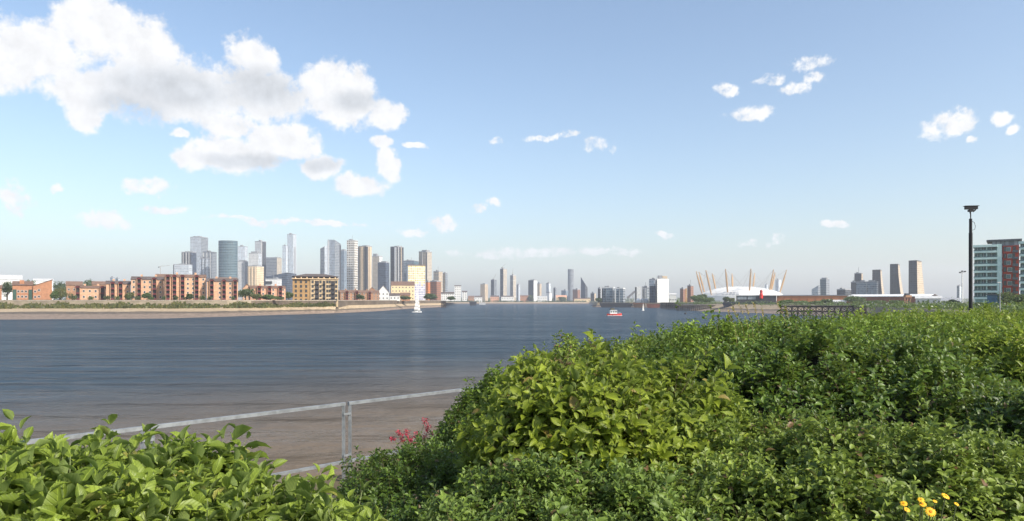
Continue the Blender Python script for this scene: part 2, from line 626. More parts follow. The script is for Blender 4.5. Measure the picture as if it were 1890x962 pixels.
# far bank, closing the reach
b = MB()
b.face([(-6000, 1935, 5.0), (215, 1935, 5.0), (6000, 1935, 5.0), (6000, 6200, 5.0), (-6000, 6200, 5.0)])
b.build('far_bank_ground', LAND, kind='structure')
rows = [[(x, 1890 + 6 * math.sin(x * .05), -.5) for x in range(-260, 300, 20)], [(x, 1912 + 4 * math.sin(x * .08), 2.6) for x in range(-260, 300, 20)],
        [(x, 1936, 5.02) for x in range(-260, 300, 20)]]
strip('far_beach', rows, FORE)

# the peninsula on the near side: ground and beach
RIGHT_Z = 6.2
FD = Vector((math.sin(math.radians(44.5)), math.cos(math.radians(44.5)), 0))     # run of the riverside railing
FP = Vector(((640 - CX) / F * 10.6, 10.6, 0))                                      # railing post pair


def fence_pt(s, off=0.0, z=0.0):
    n_ = Vector((-FD.y, FD.x, 0))
    p = FP + FD * s + n_ * off
    return (p.x, p.y, z)


pen = [fence_pt(-45, .5), fence_pt(90, .5), (125, 210), (160, 300), (185, 360), (205, 450), (188, 565), (180, 605), (184, 650), (195, 740), (205, 820), (190, 905), (175, 925), (163, 952), (120, 985), (118, 1010), (160, 1300), (215, 1940)]
pen = [(p[0], p[1]) for p in pen]
b = MB()
b.face([(x, y, RIGHT_Z) for x, y in pen] [::-1] + [(-120, -120, RIGHT_Z), (6000, -120, RIGHT_Z), (6000, 1940, RIGHT_Z)])
b.build('peninsula_ground', SCRUB, kind='structure')
rows = [[], [], [], []]
pts = [Vector((x, y, 0)) for x, y in pen]
for i, p in enumerate(pts):
    d = (pts[min(i + 1, len(pts) - 1)] - pts[max(i - 1, 0)]).normalized()
    n_ = Vector((-d.y, d.x, 0))
    w = 1.0 if i <= 1 else (20.0 if 5 <= i <= 8 else 5.0)
    for k2, (f, z) in enumerate(((1.25, -1.0), (.8, .6), (.3, 3.2), (-.02, RIGHT_Z + .02))):
        q = p + n_ * w * f
        rows[k2].append((q.x, q.y, z))
strip('peninsula_beach', rows, FORE)

# the embankment we stand on
b = MB()
b_rows = []
for off, z in ((.5, 2.0), (.45, H - 2.72), (-.6, H - 2.70), (-3.0, H - 2.05), (-6.0, H - 1.78), (-60, H - 1.72)):
    b_rows.append([fence_pt(s, off, z) for s in range(-40, 66, 2)])
strip('embankment', b_rows, EARTH)


# the hazy summer air
def haze():
    m = bpy.data.materials.new('hazy_air')
    m.use_nodes = True
    t = m.node_tree
    t.nodes.clear()
    o = N(t, 'ShaderNodeOutputMaterial')
    v = N(t, 'ShaderNodeVolumePrincipled')
    v.inputs['Color'].default_value = (.875, .905, 1.0, 1)
    v.inputs['Density'].default_value = HAZE_DENSITY
    v.inputs['Anisotropy'].default_value = .15
    t.links.new(v.outputs[0], o.inputs['Volume'])
    b = MB()
    b.box((0, 3100, -2.0), (13000, 6700, 302))
    ob = b.build('haze', m, kind='stuff')
    ob['label'] = 'thin pale summer haze over the river'


HAZE_DENSITY = 0.00013
haze()

# ================================================================ windows shared by many walls
_win = {}
GLASS = plain('window_glass', (.045, .055, .065), .08, var=.4, scale=.2, spec=.6)
WHITEF = plain('white_frame', (.72, .71, .68), .5)
DARKF = plain('dark_frame', (.05, .05, .055), .5)


def window_mesh(w, h, frame, glass, t=.12):
    """frame ring standing proud of the wall, pane set back in it; x along the wall, -y outwards, z up"""
    key = (round(w, 2), round(h, 2), frame.name, glass.name)
    if key in _win:
        return _win[key]
    b = MB()
    y0 = -.10
    hw = w / 2
    b.face([(-hw + t, -.035, t), (hw - t, -.035, t), (hw - t, -.035, h - t), (-hw + t, -.035, h - t)], mi=1)
    o = [(-hw, 0), (hw, 0), (hw, h), (-hw, h)]
    i_ = [(-hw + t, t), (hw - t, t), (hw - t, h - t), (-hw + t, h - t)]
    for a in range(4):
        c = (a + 1) % 4
        b.face([(o[a][0], y0, o[a][1]), (o[c][0], y0, o[c][1]), (i_[c][0], y0, i_[c][1]), (i_[a][0], y0, i_[a][1])])
        b.face([(o[a][0], 0, o[a][1]), (o[c][0], 0, o[c][1]), (o[c][0], y0, o[c][1]), (o[a][0], y0, o[a][1])])
        b.face([(i_[a][0], y0, i_[a][1]), (i_[c][0], y0, i_[c][1]), (i_[c][0], -.03, i_[c][1]), (i_[a][0], -.03, i_[a][1])])
    _win[key] = b.mesh('window', [frame, glass])
    return _win[key]


class Wall:
    """a straight front from pixel x0 at distance d0 to x1 at d1; local x along it, y inwards"""
    def __init__(s, px0, px1, d0, d1=None):
        if d1 is None:                              # square on to the line of sight
            c0, c1, cm = (math.cos(math.atan((q - CX) / F)) for q in (px0, px1, (px0 + px1) / 2))
            d0, d1 = d0 * c0 / cm, d0 * c1 / cm
        s.A = Vector((*shore(px0, d0), 0)); s.B = Vector((*shore(px1, d1), 0))
        s.L = (s.B - s.A).length
        s.e = (s.B - s.A).normalized()
        s.n = Vector((-s.e.y, s.e.x, 0))
        s.rz = math.atan2(s.e.y, s.e.x)

    def pt(s, x, y=0.0, z=0.0):
        p = s.A + s.e * x + s.n * y
        return Vector((p.x, p.y, z))

    def x_of(s, px):
        k2 = (px - CX) / F
        return (k2 * s.A.y - s.A.x) / (s.e.x - k2 * s.e.y)

    def fp(s, x0, x1, y0, y1):
        return [tuple(s.pt(x, y)[:2]) for x, y in ((x0, y0), (x1, y0), (x1, y1), (x0, y1))]


def put_windows(w, parent, me, xs, zs, y=0.0, name='window'):
    for z in zs:
        for x in xs:
            link(name, me, parent, w.pt(x, y, z), w.rz)


BRICK = plain('yellow_brick', lin(204, 164, 134), .9, var=.14, scale=.8)
BRICK2 = plain('orange_brick', lin(174, 126, 96), .9, var=.15, scale=.8)
BRICKP = plain('pink_brick', lin(208, 158, 130), .9, var=.14, scale=.8)
BRICKB = plain('brown_brick', lin(166, 126, 98), .9, var=.2, scale=.5)
STOCK = plain('stock_brick', lin(172, 138, 94), .9, var=.16, scale=.6)
PALEBR = plain('pale_brick', lin(202, 178, 142), .9, var=.1, scale=.6)
ROOF = plain('slate_roof', lin(98, 88, 84), .85, var=.2, scale=.4)
ROOFB = plain('brown_tile_roof', lin(120, 96, 82), .85, var=.2, scale=.4)
MAROON = plain('maroon_paint', lin(112, 50, 54), .6, var=.12)
SHADEIN = plain('recess_shade', (.05, .045, .045), .8)  # near-black that carries the shade of the recesses
STRING = plain('string_course', lin(214, 186, 150), .85)
GREENM = plain('green_metal', lin(52, 82, 72), .6)


def gable_roof(w, x0, x1, y0, y1, z, rise, over=.4):
    b = MB()
    yr = (y0 + y1) / 2
    a0, a1 = w.pt(x0 - over, y0 - over, z), w.pt(x1 + over, y0 - over, z)
    r0, r1 = w.pt(x0 - over, yr, z + rise), w.pt(x1 + over, yr, z + rise)
    c0, c1 = w.pt(x0 - over, y1 + over, z), w.pt(x1 + over, y1 + over, z)
    b.face([a0, a1, r1, r0]); b.face([r0, r1, c1, c0])
    b.face([a0, r0, c0]); b.face([a1, c1, r1]); b.face([a0, c0, c1, a1])
    return b


def terrace(label, px0, px1, d0, d1, eaves, floors, bal, brick, roof=ROOF, rise=2.2, deep=11.0, trim=True, wincol=WHITEF, gable=()):
    w = Wall(px0, px1, d0, d1)
    dm = (d0 + d1) / 2
    z0 = LEFT_Z
    z1 = zof(eaves, dm)
    t = thing('terrace_house', label, 'house', w.pt(w.L / 2, deep / 2, z0), 'brick terraces along the far river wall')
    MB().prism(w.fp(0, w.L, 0, deep), z0 - .5, z1).build('wall', brick, t)
    rf = gable_roof(w, 0, w.L, 0, deep, z1 + .004, rise).build('roof', roof, t)
    for cxp in (.3, .75):
        MB().box(w.pt(w.L * cxp, deep * .55, z1 + rise * .5), (1.2, .8, rise * .5 + 1.2), w.rz).build('chimney', brick, rf)
    fh = (z1 - z0) / floors
    bx = [w.x_of(p) for p in bal]
    n = max(2, int(w.L / 2.9))
    xs = [(i + .5) * w.L / n for i in range(n)]
    xs = [x for x in xs if all(abs(x - q) > 1.9 for q in bx) and .8 < x < w.L - .8]
    me = window_mesh(1.25, min(1.5, fh * .55), wincol, GLASS)
    put_windows(w, t, me, xs, [z0 + fh * k2 + fh * .3 for k2 in range(floors)])
    if trim:
        for k2 in range(1, floors):
            MB().prism(w.fp(.02, w.L - .02, -.05, .0), z0 + fh * k2 - .1, z0 + fh * k2 + .12).build('string_course', STRING, t)
    for q in bx:
        hw = 1.15
        q = min(max(q, hw), w.L - hw)
        top = z1 + .3
        bay = MB()
        for sx in (-1, 1):
            bay.prism(w.fp(q + sx * hw - .1, q + sx * hw + .1, -1.5, -.01), z0, top, mi=2)
        bay.prism(w.fp(q - hw + .15, q + hw - .15, -.25, -.02), z0, top, mi=1)  # dark back panel gives the bay its inner shade by colour
        # barrel hood over the stack
        prev = None
        for a in range(9):
            an = math.pi * a / 8
            cur = (q - math.cos(an) * (hw + .25), top + math.sin(an) * 1.1)
            if prev:
                bay.face([w.pt(prev[0], -1.8, prev[1]), w.pt(cur[0], -1.8, cur[1]), w.pt(cur[0], .2, cur[1]), w.pt(prev[0], .2, prev[1])])
                bay.face([w.pt(q, -1.4, top), w.pt(cur[0], -1.4, cur[1]), w.pt(prev[0], -1.4, prev[1])])
            prev = cur
        bayo = bay.build('balcony_bay', [MAROON, SHADEIN, brick], t)
        for k2 in range(floors):
            zz = z0 + fh * k2
            bb = MB()
            bb.prism(w.fp(q - hw + .16, q + hw - .16, -1.6, -.26), zz + .02, zz + .25)
            bb.prism(w.fp(q - hw + .16, q + hw - .16, -1.62, -1.5), zz + .25, zz + .95)
            bb.build('balcony', MAROON, bayo)
    return t


def house_split(label):
    """the low brick house with two single-pitch roofs"""
    w = Wall(23, 96, 425, 436)
    z0 = LEFT_Z
    t = thing('brick_house', label, 'house', w.pt(w.L / 2, 5, z0))
    x = [w.x_of(p) for p in (23, 61, 96)]
    zl, zm, zr = zof(527, 431), zof(520, 431), zof(516.5, 431)
    fpA, fpB = w.fp(x[0], x[1] - .02, 0, 12), w.fp(x[1], x[2], -1.2, 12)
    b = MB().prism(fpA, z0 - .5, [zl, zl, zm, zm])
    b.prism(fpB, z0 - .5, [zl - .4, zr, zr, zl - .4])
    b.build('wall', BRICK2, t)
    r = MB()
    r.prism([(p[0], p[1]) for p in w.fp(x[0] - .4, x[1] - .04, -.5, 12)], zl, [zl + .05, zl + .05, zm + .5, zm + .5])
    r.build('roof', ROOFB, t)
    r = MB()
    a = [w.pt(x[1] - .02, -1.5, zl - .36), w.pt(x[2] + .4, -1.5, zr + .08), w.pt(x[2] + .4, 12.4, zr + .08), w.pt(x[1] - .02, 12.4, zl - .36)]
    r.face(a)
    r.face([p + Vector((0, 0, .3)) for p in a])
    for i in range(4):
        j = (i + 1) % 4
        r.face([a[i], a[j], a[j] + Vector((0, 0, .3)), a[i] + Vector((0, 0, .3))])
    r.build('roof', ROOFB, t)
    ch = MB().box(w.pt(w.x_of(40), 5, zl), (2.4, 1.6, 3.2), w.rz).build('chimney', BRICK2, t)
    for px, y in ((27, 0), (56, 0)):
        xx = w.x_of(px)
        MB().prism(w.fp(xx - .9, xx + .9, y - .35, y - .01), z0, z0 + 6.2).build('stair_glazing', GREENM, t)
    me = window_mesh(1.3, 1.4, WHITEF, GLASS)
    for px, zz in ((34, 1.2), (34, 4.4), (41, 1.2), (41, 4.4), (48, 1.2), (48, 4.4)):
        link('window', me, t, w.pt(w.x_of(px), 0, z0 + zz), w.rz)
    for px, zz in ((65, 1.0), (65, 4.4), (72, 1.3), (72, 5.2)):
        link('window', me, t, w.pt(w.x_of(px), -1.2, z0 + zz), w.rz)


house_split('low orange brick house with two single-pitch tile roofs and green stair windows')
terrace('two-storey end block of the yellow brick terrace with two maroon balcony bays', 138, 193, 440, 447, 532, 2, (144, 189), BRICK, ROOFB, 1.6)
terrace('three-storey yellow brick terrace block with twin maroon balcony bays', 196, 241, 440, 446.5, 524.5, 3, (208, 222.5), BRICK)
terrace('four-storey terrace block with stone-capped gable and two maroon bays', 242, 301, 440, 447, 516.5, 4, (257, 285), BRICK)
terrace('tallest five-storey terrace block with four maroon balcony bays', 303, 380, 438, 448, 512, 5, (310, 322, 337, 363), BRICK, ROOFB, 2.0)
terrace('four-storey terrace block beside the dark tree with three maroon bays', 381.5, 439, 442, 448.5, 520, 4, (391, 413.5, 434), BRICK)
terrace('long low pink brick terrace block half hidden by shrubs', 462, 527, 470, 480, 532, 3, (478, 497, 517), BRICKP, ROOFB, 1.8)
terrace('brown brick terrace row beside the yellow stock-brick warehouse', 628, 668, 600, 607, 540.5, 3, (640, 658), BRICKB, ROOFB, 2.4, trim=False)
terrace('brown brick terrace row below the tan and dark striped tower', 669, 700, 660, 665, 541, 3, (682,), BRICKB, ROOFB, 2.6, trim=False)


def warehouse():
    w = Wall(540, 624, 500, 509)
    z0 = 7.5
    d = 505
    z1 = zof(515.5, d)
    t = thing('warehouse', 'big square stock-brick warehouse with rows of windows and a dark hipped roof', 'building', w.pt(w.L / 2, 10, z0))
    xs_split = w.x_of(573)
    MB().prism(w.fp(0, xs_split, 0, 22), z0 - 3, z1).build('wall', STOCK, t)
    MB().prism(w.fp(xs_split + .003, w.L, -.8, 22), z0 - 3, z1).build('wall', PALEBR, t)
    b = MB()
    MB().prism(w.fp(-.5, w.L + .5, -1.4, 22.5), z1 + .003, z1 + .6).build('cornice', STRING, t)
    MB().prism(w.fp(.8, w.L - .8, .4, 21), z1 + .6, z1 + 1.9).build('attic', SHADEIN, t)
    zr, ze = zof(505, d), z1 + 1.9
    e = [w.pt(-.6, -1.0, ze), w.pt(w.L + .6, -1.0, ze), w.pt(w.L + .6, 22.4, ze), w.pt(-.6, 22.4, ze)]
    q = [w.pt(w.L * .28, 9, zr), w.pt(w.L * .70, 9, zr), w.pt(w.L * .70, 13, zr), w.pt(w.L * .28, 13, zr)]
    for i in range(4):
        j = (i + 1) % 4
        b.face([e[i], e[j], q[j], q[i]])
    b.face(q); b.face(e[::-1])
    b.build('roof', ROOF, t)
    fl = 5
    fh = (z1 - z0 - .6) / fl
    me = window_mesh(1.5, 2.0, DARKF, GLASS)
    put_windows(w, t, me, [w.x_of(p) for p in (546, 555.5, 565)], [z0 + fh * k2 + .9 for k2 in range(fl)])
    put_windows(w, t, me, [w.x_of(p) for p in (577, 591.5, 604, 608.5, 620.5)], [z0 + fh * k2 + .9 for k2 in range(fl)], -.8)
    for px, hw in ((585, 1.35), (598, .9), (614.5, 1.35)):
        xx = w.x_of(px)
        slot = MB().prism(w.fp(xx - hw, xx + hw, -.95, -.805), z0 - 1, z1 - 1.2).build('loading_bay', SHADEIN, t)
        for k2 in range(fl):
            MB().prism(w.fp(xx - hw, xx + hw, -2.0, -.96), z0 + fh * k2 + .1, z0 + fh * k2 + .3).build('balcony', DARKF, slot)
            MB().prism(w.fp(xx - hw, xx + hw, -2.0, -1.93), z0 + fh * k2 + .3, z0 + fh * k2 + 1.2).build('railing', DARKF, slot)
    for x in np.linspace(2, w.L - 2, 8):
        MB().prism(w.fp(x - .4, x + .4, -.9, .38), z1 + .61, z1 + 1.5).build('dormer', STRING, t)


warehouse()


# ---------------------------------------------------------------- towers and blocks
def tower(label, px0, pxm, px1, ytop, d, th=28, fm=None, sm=None, zb=None, name='tower_block', cat='tower', tops=None, plant=None, strips=(), group='far towers', crown=None, base=None, bands=0):
    """corner at pxm nearest to us; left face runs back to px0, right face back to px1"""
    if zb is None:
        zb = 5.0 if d > 1925 else (LEFT_Z if pxm < 930 else RIGHT_Z)
    C = Vector(shore(pxm, d))
    v = C.normalized()
    r = Vector((v.y, -v.x))
    a = math.radians(th)
    da = -r * math.cos(a) + v * math.sin(a)
    db = r * math.sin(a) + v * math.cos(a)

    def run(px, dr):
        k2 = (px - CX) / F
        return (k2 * C.y - C.x) / (dr.x - k2 * dr.y)
    la = run(px0, da) if px0 < pxm else 18.0
    lb = run(px1, db) if px1 > pxm else max(12.0, abs(la) * .7)
    lb = min(abs(lb), 90.0)
    la = min(abs(la), 260.0)
    Lp, Rp = C + da * la, C + db * lb
    Bp = Lp + db * lb
    zt = zof(ytop, d)
    ctr = (Lp + Rp) / 2
    t = thing(name, label, cat, (ctr.x, ctr.y, zb), group)
    fp = [tuple(Lp), tuple(C), tuple(Rp), tuple(Bp)]
    tp = zt
    if tops:
        tp = [zof(y, d) for y in tops]
    sm = sm or fm
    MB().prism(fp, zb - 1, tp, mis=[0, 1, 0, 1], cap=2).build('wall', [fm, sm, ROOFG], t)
    if not tops:
        ins = .04
        cp = [tuple(Vector(p) + (Vector(p) - ctr) * .012) for p in fp]
        MB().prism(cp, zt + .003, zt + 1.6).build('parapet', crown or PARA, t)
        if plant:
            f0, f1, yt = plant
            q = [C + da * la * (1 - x) + db * lb * y for x, y in ((f0, .25), (f1, .25), (f1, .75), (f0, .75))]
            MB().prism([tuple(p) for p in q], zt + 1.0, zof(yt, d)).build('plant_room', PLANT, t)
    if not tops and not plant:
        rq = random.Random(int(px0 * 10))
        for _ in range(2):
            f0 = rq.uniform(.1, .6); f1 = f0 + rq.uniform(.12, .3)
            q = [C + da * la * (1 - x) + db * lb * y for x, y in ((f0, .3), (f1, .3), (f1, .7), (f0, .7))]
            MB().prism([tuple(p) for p in q], zt + 1.0, zt + 1.6 + rq.uniform(1.2, 3.0) * d / 1500).build('plant_room', PLANT, t)
        if rq.random() < .4:
            q = C + da * la * .5 + db * lb * .5
            MB().bar((q.x, q.y, zt + 1), (q.x, q.y, zt + rq.uniform(7, 13)), .5).build('antenna', PLANT, t)
    for (face, t0, t1, m, *rest) in strips:
        if face == 0:
            o_, dr, out, Ln = Lp, -da, -db, la
        else:
            o_, dr, out, Ln = C, db, -da, lb
        p0, p1 = o_ + dr * Ln * t0, o_ + dr * Ln * t1
        q = [p0 + out * 1.2, p1 + out * 1.2, p1 + out * .003, p0 + out * .003]
        ylo, yhi = (rest if rest else (None, ytop))
        MB().prism([tuple(x) for x in q], zb - 1 if ylo is None else zof(ylo, d), zof(yhi, d) - .5).build('facade_strip', m, t)
    if bands:
        for k2 in range(bands):
            z = zb + (zt - zb) * (k2 + 1) / (bands + 1)
            cq = [tuple(Vector(p) + (Vector(p) - ctr) * .02) for p in fp]
            MB().prism(cq, z, z + .9).build('floor_band', crown or PARA, t)
    return t


ROOFG = plain('flat_roof', (.22, .22, .22), .9)
PARA = plain('parapet_grey', (.33, .34, .36), .7)
PLANT = plain('plant_grey', (.30, .31, .32), .8)
PALE = plain('pale_cladding', (.55, .55, .54), .7)
WHITEC = plain('white_cladding', (.74, .74, .73), .6)
TAN = plain('tan_cladding', lin(206, 186, 160), .8)
CHAR = plain('charcoal_cladding', (.055, .06, .07), .5)
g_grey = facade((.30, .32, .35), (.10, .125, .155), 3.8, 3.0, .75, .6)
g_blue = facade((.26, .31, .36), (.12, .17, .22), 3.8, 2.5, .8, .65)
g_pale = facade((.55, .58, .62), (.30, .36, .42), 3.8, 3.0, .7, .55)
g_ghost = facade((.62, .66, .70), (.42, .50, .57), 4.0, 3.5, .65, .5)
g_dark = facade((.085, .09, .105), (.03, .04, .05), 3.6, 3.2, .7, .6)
g_darkblue = facade((.08, .10, .14), (.045, .065, .10), 3.6, 3.0, .8, .7)
g_teal = facade((.12, .18, .21), (.04, .085, .11), 3.8, 2.8, .85, .62)
c_beige = facade(lin(196, 184, 166), (.12, .13, .15), 3.2, 3.6, .5, .5)
c_tan = facade(lin(202, 182, 156), (.15, .14, .13), 3.1, 3.4, .45, .5)
c_cream = facade(lin(232, 212, 178), (.22, .20, .17), 3.3, 3.4, .42, .5)
c_white = facade((.70, .70, .69), (.30, .34, .38), 3.4, 3.5, .45, .45)
c_speck = facade((.72, .70, .66), (.22, .17, .12), 5.0, 4.2, .66, .55, var=.9)
c_brick = facade(lin(150, 106, 84), (.09, .09, .10), 3.2, 3.2, .45, .45)
c_orange = facade(lin(206, 128, 78), (.14, .11, .09), 3.2, 3.2, .4, .45)
c_slate_and_shade = facade((.052, .060, .078), (.034, .042, .056), 3.4, 3.0, .6, .6)  # dark walls; on the right-hand towers it takes in the front's shade
c_sunlit_cream = facade(lin(196, 178, 156), lin(172, 154, 134), 3.4, 3.0, .5, .5, wvar=.05)  # sunny side of those towers, sunlight put into the colour

D = 1750
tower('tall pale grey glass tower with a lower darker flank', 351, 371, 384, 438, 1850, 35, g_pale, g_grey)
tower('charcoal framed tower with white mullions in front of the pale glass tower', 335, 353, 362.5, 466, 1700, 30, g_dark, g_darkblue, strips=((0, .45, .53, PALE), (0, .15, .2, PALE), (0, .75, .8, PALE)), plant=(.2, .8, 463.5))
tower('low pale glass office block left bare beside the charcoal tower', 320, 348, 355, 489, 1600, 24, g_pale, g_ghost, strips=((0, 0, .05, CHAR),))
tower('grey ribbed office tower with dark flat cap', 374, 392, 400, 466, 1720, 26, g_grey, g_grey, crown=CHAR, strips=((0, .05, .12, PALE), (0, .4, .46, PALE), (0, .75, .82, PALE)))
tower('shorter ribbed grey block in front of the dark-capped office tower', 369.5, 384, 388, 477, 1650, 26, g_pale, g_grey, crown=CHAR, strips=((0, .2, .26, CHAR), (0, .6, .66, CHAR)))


def round_tower(label, px0, px1, ytop, d, mat, cap, n=26, bands=20, zb=LEFT_Z, squash=.8, bulge=.02, name='round_tower'):
    c = Vector(shore((px0 + px1) / 2, d))
    r = (px1 - px0) / 2 / F * d
    zt = zof(ytop, d)
    t = thing(name, label, 'tower', (c.x, c.y, zb), 'far towers')
    ring = [(c.x + r * math.cos(2 * math.pi * i / n), c.y + r * squash * math.sin(2 * math.pi * i / n)) for i in range(n)]
    MB().prism(ring, zb - 1, zt, cap=1).build('wall', [mat, ROOFG], t)
    for k2 in range(bands):
        z = zb + (zt - zb) * (k2 + 1) / bands - .6
        rr = [(c.x + (p[0] - c.x) * 1.018, c.y + (p[1] - c.y) * 1.018) for p in ring]
        MB().prism(rr, z, z + .5).build('floor_band', cap, t)
    return t


round_tower('oval teal glass tower ringed by pale floor bands', 404, 438, 445, 1600, g_teal, plain('band_grey', lin(140, 156, 164), .5), bands=22)
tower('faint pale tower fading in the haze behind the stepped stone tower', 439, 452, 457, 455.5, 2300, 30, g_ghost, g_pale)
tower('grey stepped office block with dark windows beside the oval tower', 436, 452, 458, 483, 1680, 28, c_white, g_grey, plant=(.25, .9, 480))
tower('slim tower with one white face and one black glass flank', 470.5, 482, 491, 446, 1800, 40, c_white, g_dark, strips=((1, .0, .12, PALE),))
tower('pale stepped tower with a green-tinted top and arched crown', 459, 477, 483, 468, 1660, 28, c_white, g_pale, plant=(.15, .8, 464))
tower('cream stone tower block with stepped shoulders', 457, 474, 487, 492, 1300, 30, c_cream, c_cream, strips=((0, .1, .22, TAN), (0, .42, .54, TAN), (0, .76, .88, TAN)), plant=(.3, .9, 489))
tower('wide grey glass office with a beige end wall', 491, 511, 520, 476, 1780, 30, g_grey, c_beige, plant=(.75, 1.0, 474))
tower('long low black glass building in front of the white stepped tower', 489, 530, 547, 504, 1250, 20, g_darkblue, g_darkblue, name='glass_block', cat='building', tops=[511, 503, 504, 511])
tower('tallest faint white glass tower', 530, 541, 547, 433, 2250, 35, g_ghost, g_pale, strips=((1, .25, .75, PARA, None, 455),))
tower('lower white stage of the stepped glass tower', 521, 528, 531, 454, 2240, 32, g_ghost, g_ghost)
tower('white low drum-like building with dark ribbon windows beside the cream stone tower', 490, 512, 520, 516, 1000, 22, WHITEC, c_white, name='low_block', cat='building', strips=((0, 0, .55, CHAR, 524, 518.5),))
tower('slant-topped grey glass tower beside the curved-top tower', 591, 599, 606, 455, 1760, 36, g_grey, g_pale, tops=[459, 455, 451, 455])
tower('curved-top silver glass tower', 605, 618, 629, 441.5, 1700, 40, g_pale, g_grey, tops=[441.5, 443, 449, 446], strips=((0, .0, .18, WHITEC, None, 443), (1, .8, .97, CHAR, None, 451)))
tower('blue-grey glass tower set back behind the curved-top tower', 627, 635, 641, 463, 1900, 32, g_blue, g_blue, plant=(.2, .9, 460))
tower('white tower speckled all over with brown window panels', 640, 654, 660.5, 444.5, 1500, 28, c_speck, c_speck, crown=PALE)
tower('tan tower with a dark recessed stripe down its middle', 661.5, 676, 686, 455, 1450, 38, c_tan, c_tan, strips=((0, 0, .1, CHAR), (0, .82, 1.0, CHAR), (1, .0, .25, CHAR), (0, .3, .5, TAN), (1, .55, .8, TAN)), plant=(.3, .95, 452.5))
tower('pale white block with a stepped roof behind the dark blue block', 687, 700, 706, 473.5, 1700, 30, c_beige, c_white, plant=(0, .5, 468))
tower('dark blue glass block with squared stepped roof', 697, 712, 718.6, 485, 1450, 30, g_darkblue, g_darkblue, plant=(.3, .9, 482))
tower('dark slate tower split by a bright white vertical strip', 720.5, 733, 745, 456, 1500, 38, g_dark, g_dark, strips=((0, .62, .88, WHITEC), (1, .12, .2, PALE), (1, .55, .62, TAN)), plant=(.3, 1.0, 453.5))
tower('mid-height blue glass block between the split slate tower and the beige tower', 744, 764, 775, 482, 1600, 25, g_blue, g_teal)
tower('beige tower with a dark corner strip beside the yellow gridded block', 773, 786, 797, 465, 1550, 36, c_beige, c_beige, strips=((1, .0, .16, CHAR), (0, .45, .52, PARA)), plant=(.2, .9, 461))
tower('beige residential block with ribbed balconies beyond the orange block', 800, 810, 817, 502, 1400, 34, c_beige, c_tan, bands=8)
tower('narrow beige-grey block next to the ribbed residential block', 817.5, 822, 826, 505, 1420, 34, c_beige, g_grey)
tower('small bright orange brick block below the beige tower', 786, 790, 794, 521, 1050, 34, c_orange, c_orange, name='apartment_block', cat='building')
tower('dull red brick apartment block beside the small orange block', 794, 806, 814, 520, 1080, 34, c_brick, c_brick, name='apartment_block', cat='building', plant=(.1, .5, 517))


def grid_block():
    """white grid, yellow glass above and lilac below"""
    d = 1150
    w = Wall(753, 785, d, d + 8)
    z0, z1 = LEFT_Z, zof(490, d)
    t = thing('grid_block', 'white gridded office block, its panes yellow above and lilac below', 'building', w.pt(w.L / 2, 8, z0), 'far towers')
    MB().prism(w.fp(0, w.L, 0, 16), z0 - 1, z1, mis=[0, 0, 0, 0]).build('wall', WHITEC, t)
    MB().prism(w.fp(-.4, w.L + .4, -.5, 16.4), z1 + .004, z1 + 1.2).build('parapet', plain('brown_parapet', lin(120, 90, 76), .8), t)
    YEL = [plain('yellow_pane_%d' % i, lin(*c), .35, var=.1) for i, c in enumerate(((222, 196, 108), (200, 178, 100), (236, 214, 140)))]
    LIL = [plain('lilac_pane_%d' % i, lin(*c), .35, var=.1) for i, c in enumerate(((170, 164, 196), (150, 148, 184), (196, 190, 208)))]
    nx, nz = 8, 15
    cw, ch = w.L / nx, (z1 - z0) / nz
    for k2 in range(nz):
        for i in range(nx):
            top = k2 > 6 + rnd.choice((-1, 0, 0, 1))
            me = window_mesh(cw * .8, ch * .68, WHITEF, rnd.choice(YEL if top else LIL))
            link('window', me, t, w.pt((i + .5) * cw, 0, z0 + k2 * ch + ch * .2), w.rz)


grid_block()


# ---------------------------------------------------------------- low riverside buildings, town side
def gabled(label, px0, px1, eaves, ridge, d, wall, roof, z0=None, name='riverside_house', cat='house', front=False, deep=12, nwin=3, floors=2, group=None, wm=None):
    """front=True: the gable end faces the river"""
    w = Wall(px0, px1, d)
    z0 = (LEFT_Z if px0 < 930 else RIGHT_Z) if z0 is None else z0
    if d > 1925:
        z0 = 5.0
    z1, zr = zof(eaves, d), zof(ridge, d)
    t = thing(name, label, cat, w.pt(w.L / 2, deep / 2, z0), group)
    b = MB().prism(w.fp(0, w.L, 0, deep), z0 - 1, z1)
    if front:
        m = w.L / 2
        b.face([w.pt(0, 0, z1), w.pt(w.L, 0, z1), w.pt(m, 0, zr)]); b.face([w.pt(w.L, deep, z1), w.pt(0, deep, z1), w.pt(m, deep, zr)])
        b.build('wall', wall, t)
        r = MB()
        o = .4
        for s_, xa in ((0, -o), (1, w.L + o)):
            zz = z1 - o * (zr - z1) / m
            r.face([w.pt(xa, -o, zz + .1), w.pt(m, -o, zr + .1), w.pt(m, deep + o, zr + .1), w.pt(xa, deep + o, zz + .1)])
            r.face([w.pt(xa, -o, zz + .1), w.pt(m, -o, zr + .1), w.pt(m, -o, zr - .3), w.pt(xa, -o, zz - .3)])
        r.build('roof', roof, t)
    else:
        b.build('wall', wall, t)
        gable_roof(w, 0, w.L, 0, deep, z1 + .004, max(.5, zr - z1)).build('roof', roof, t)
    if nwin:
        fh = (z1 - z0) / floors
        me = window_mesh(max(1.1, w.L / nwin * .38), min(1.7, fh * .5), wm or WHITEF, GLASS)
        put_windows(w, t, me, [(i + .5) * w.L / nwin for i in range(nwin)], [z0 + fh * k2 + fh * .3 for k2 in range(floors)])
    return t


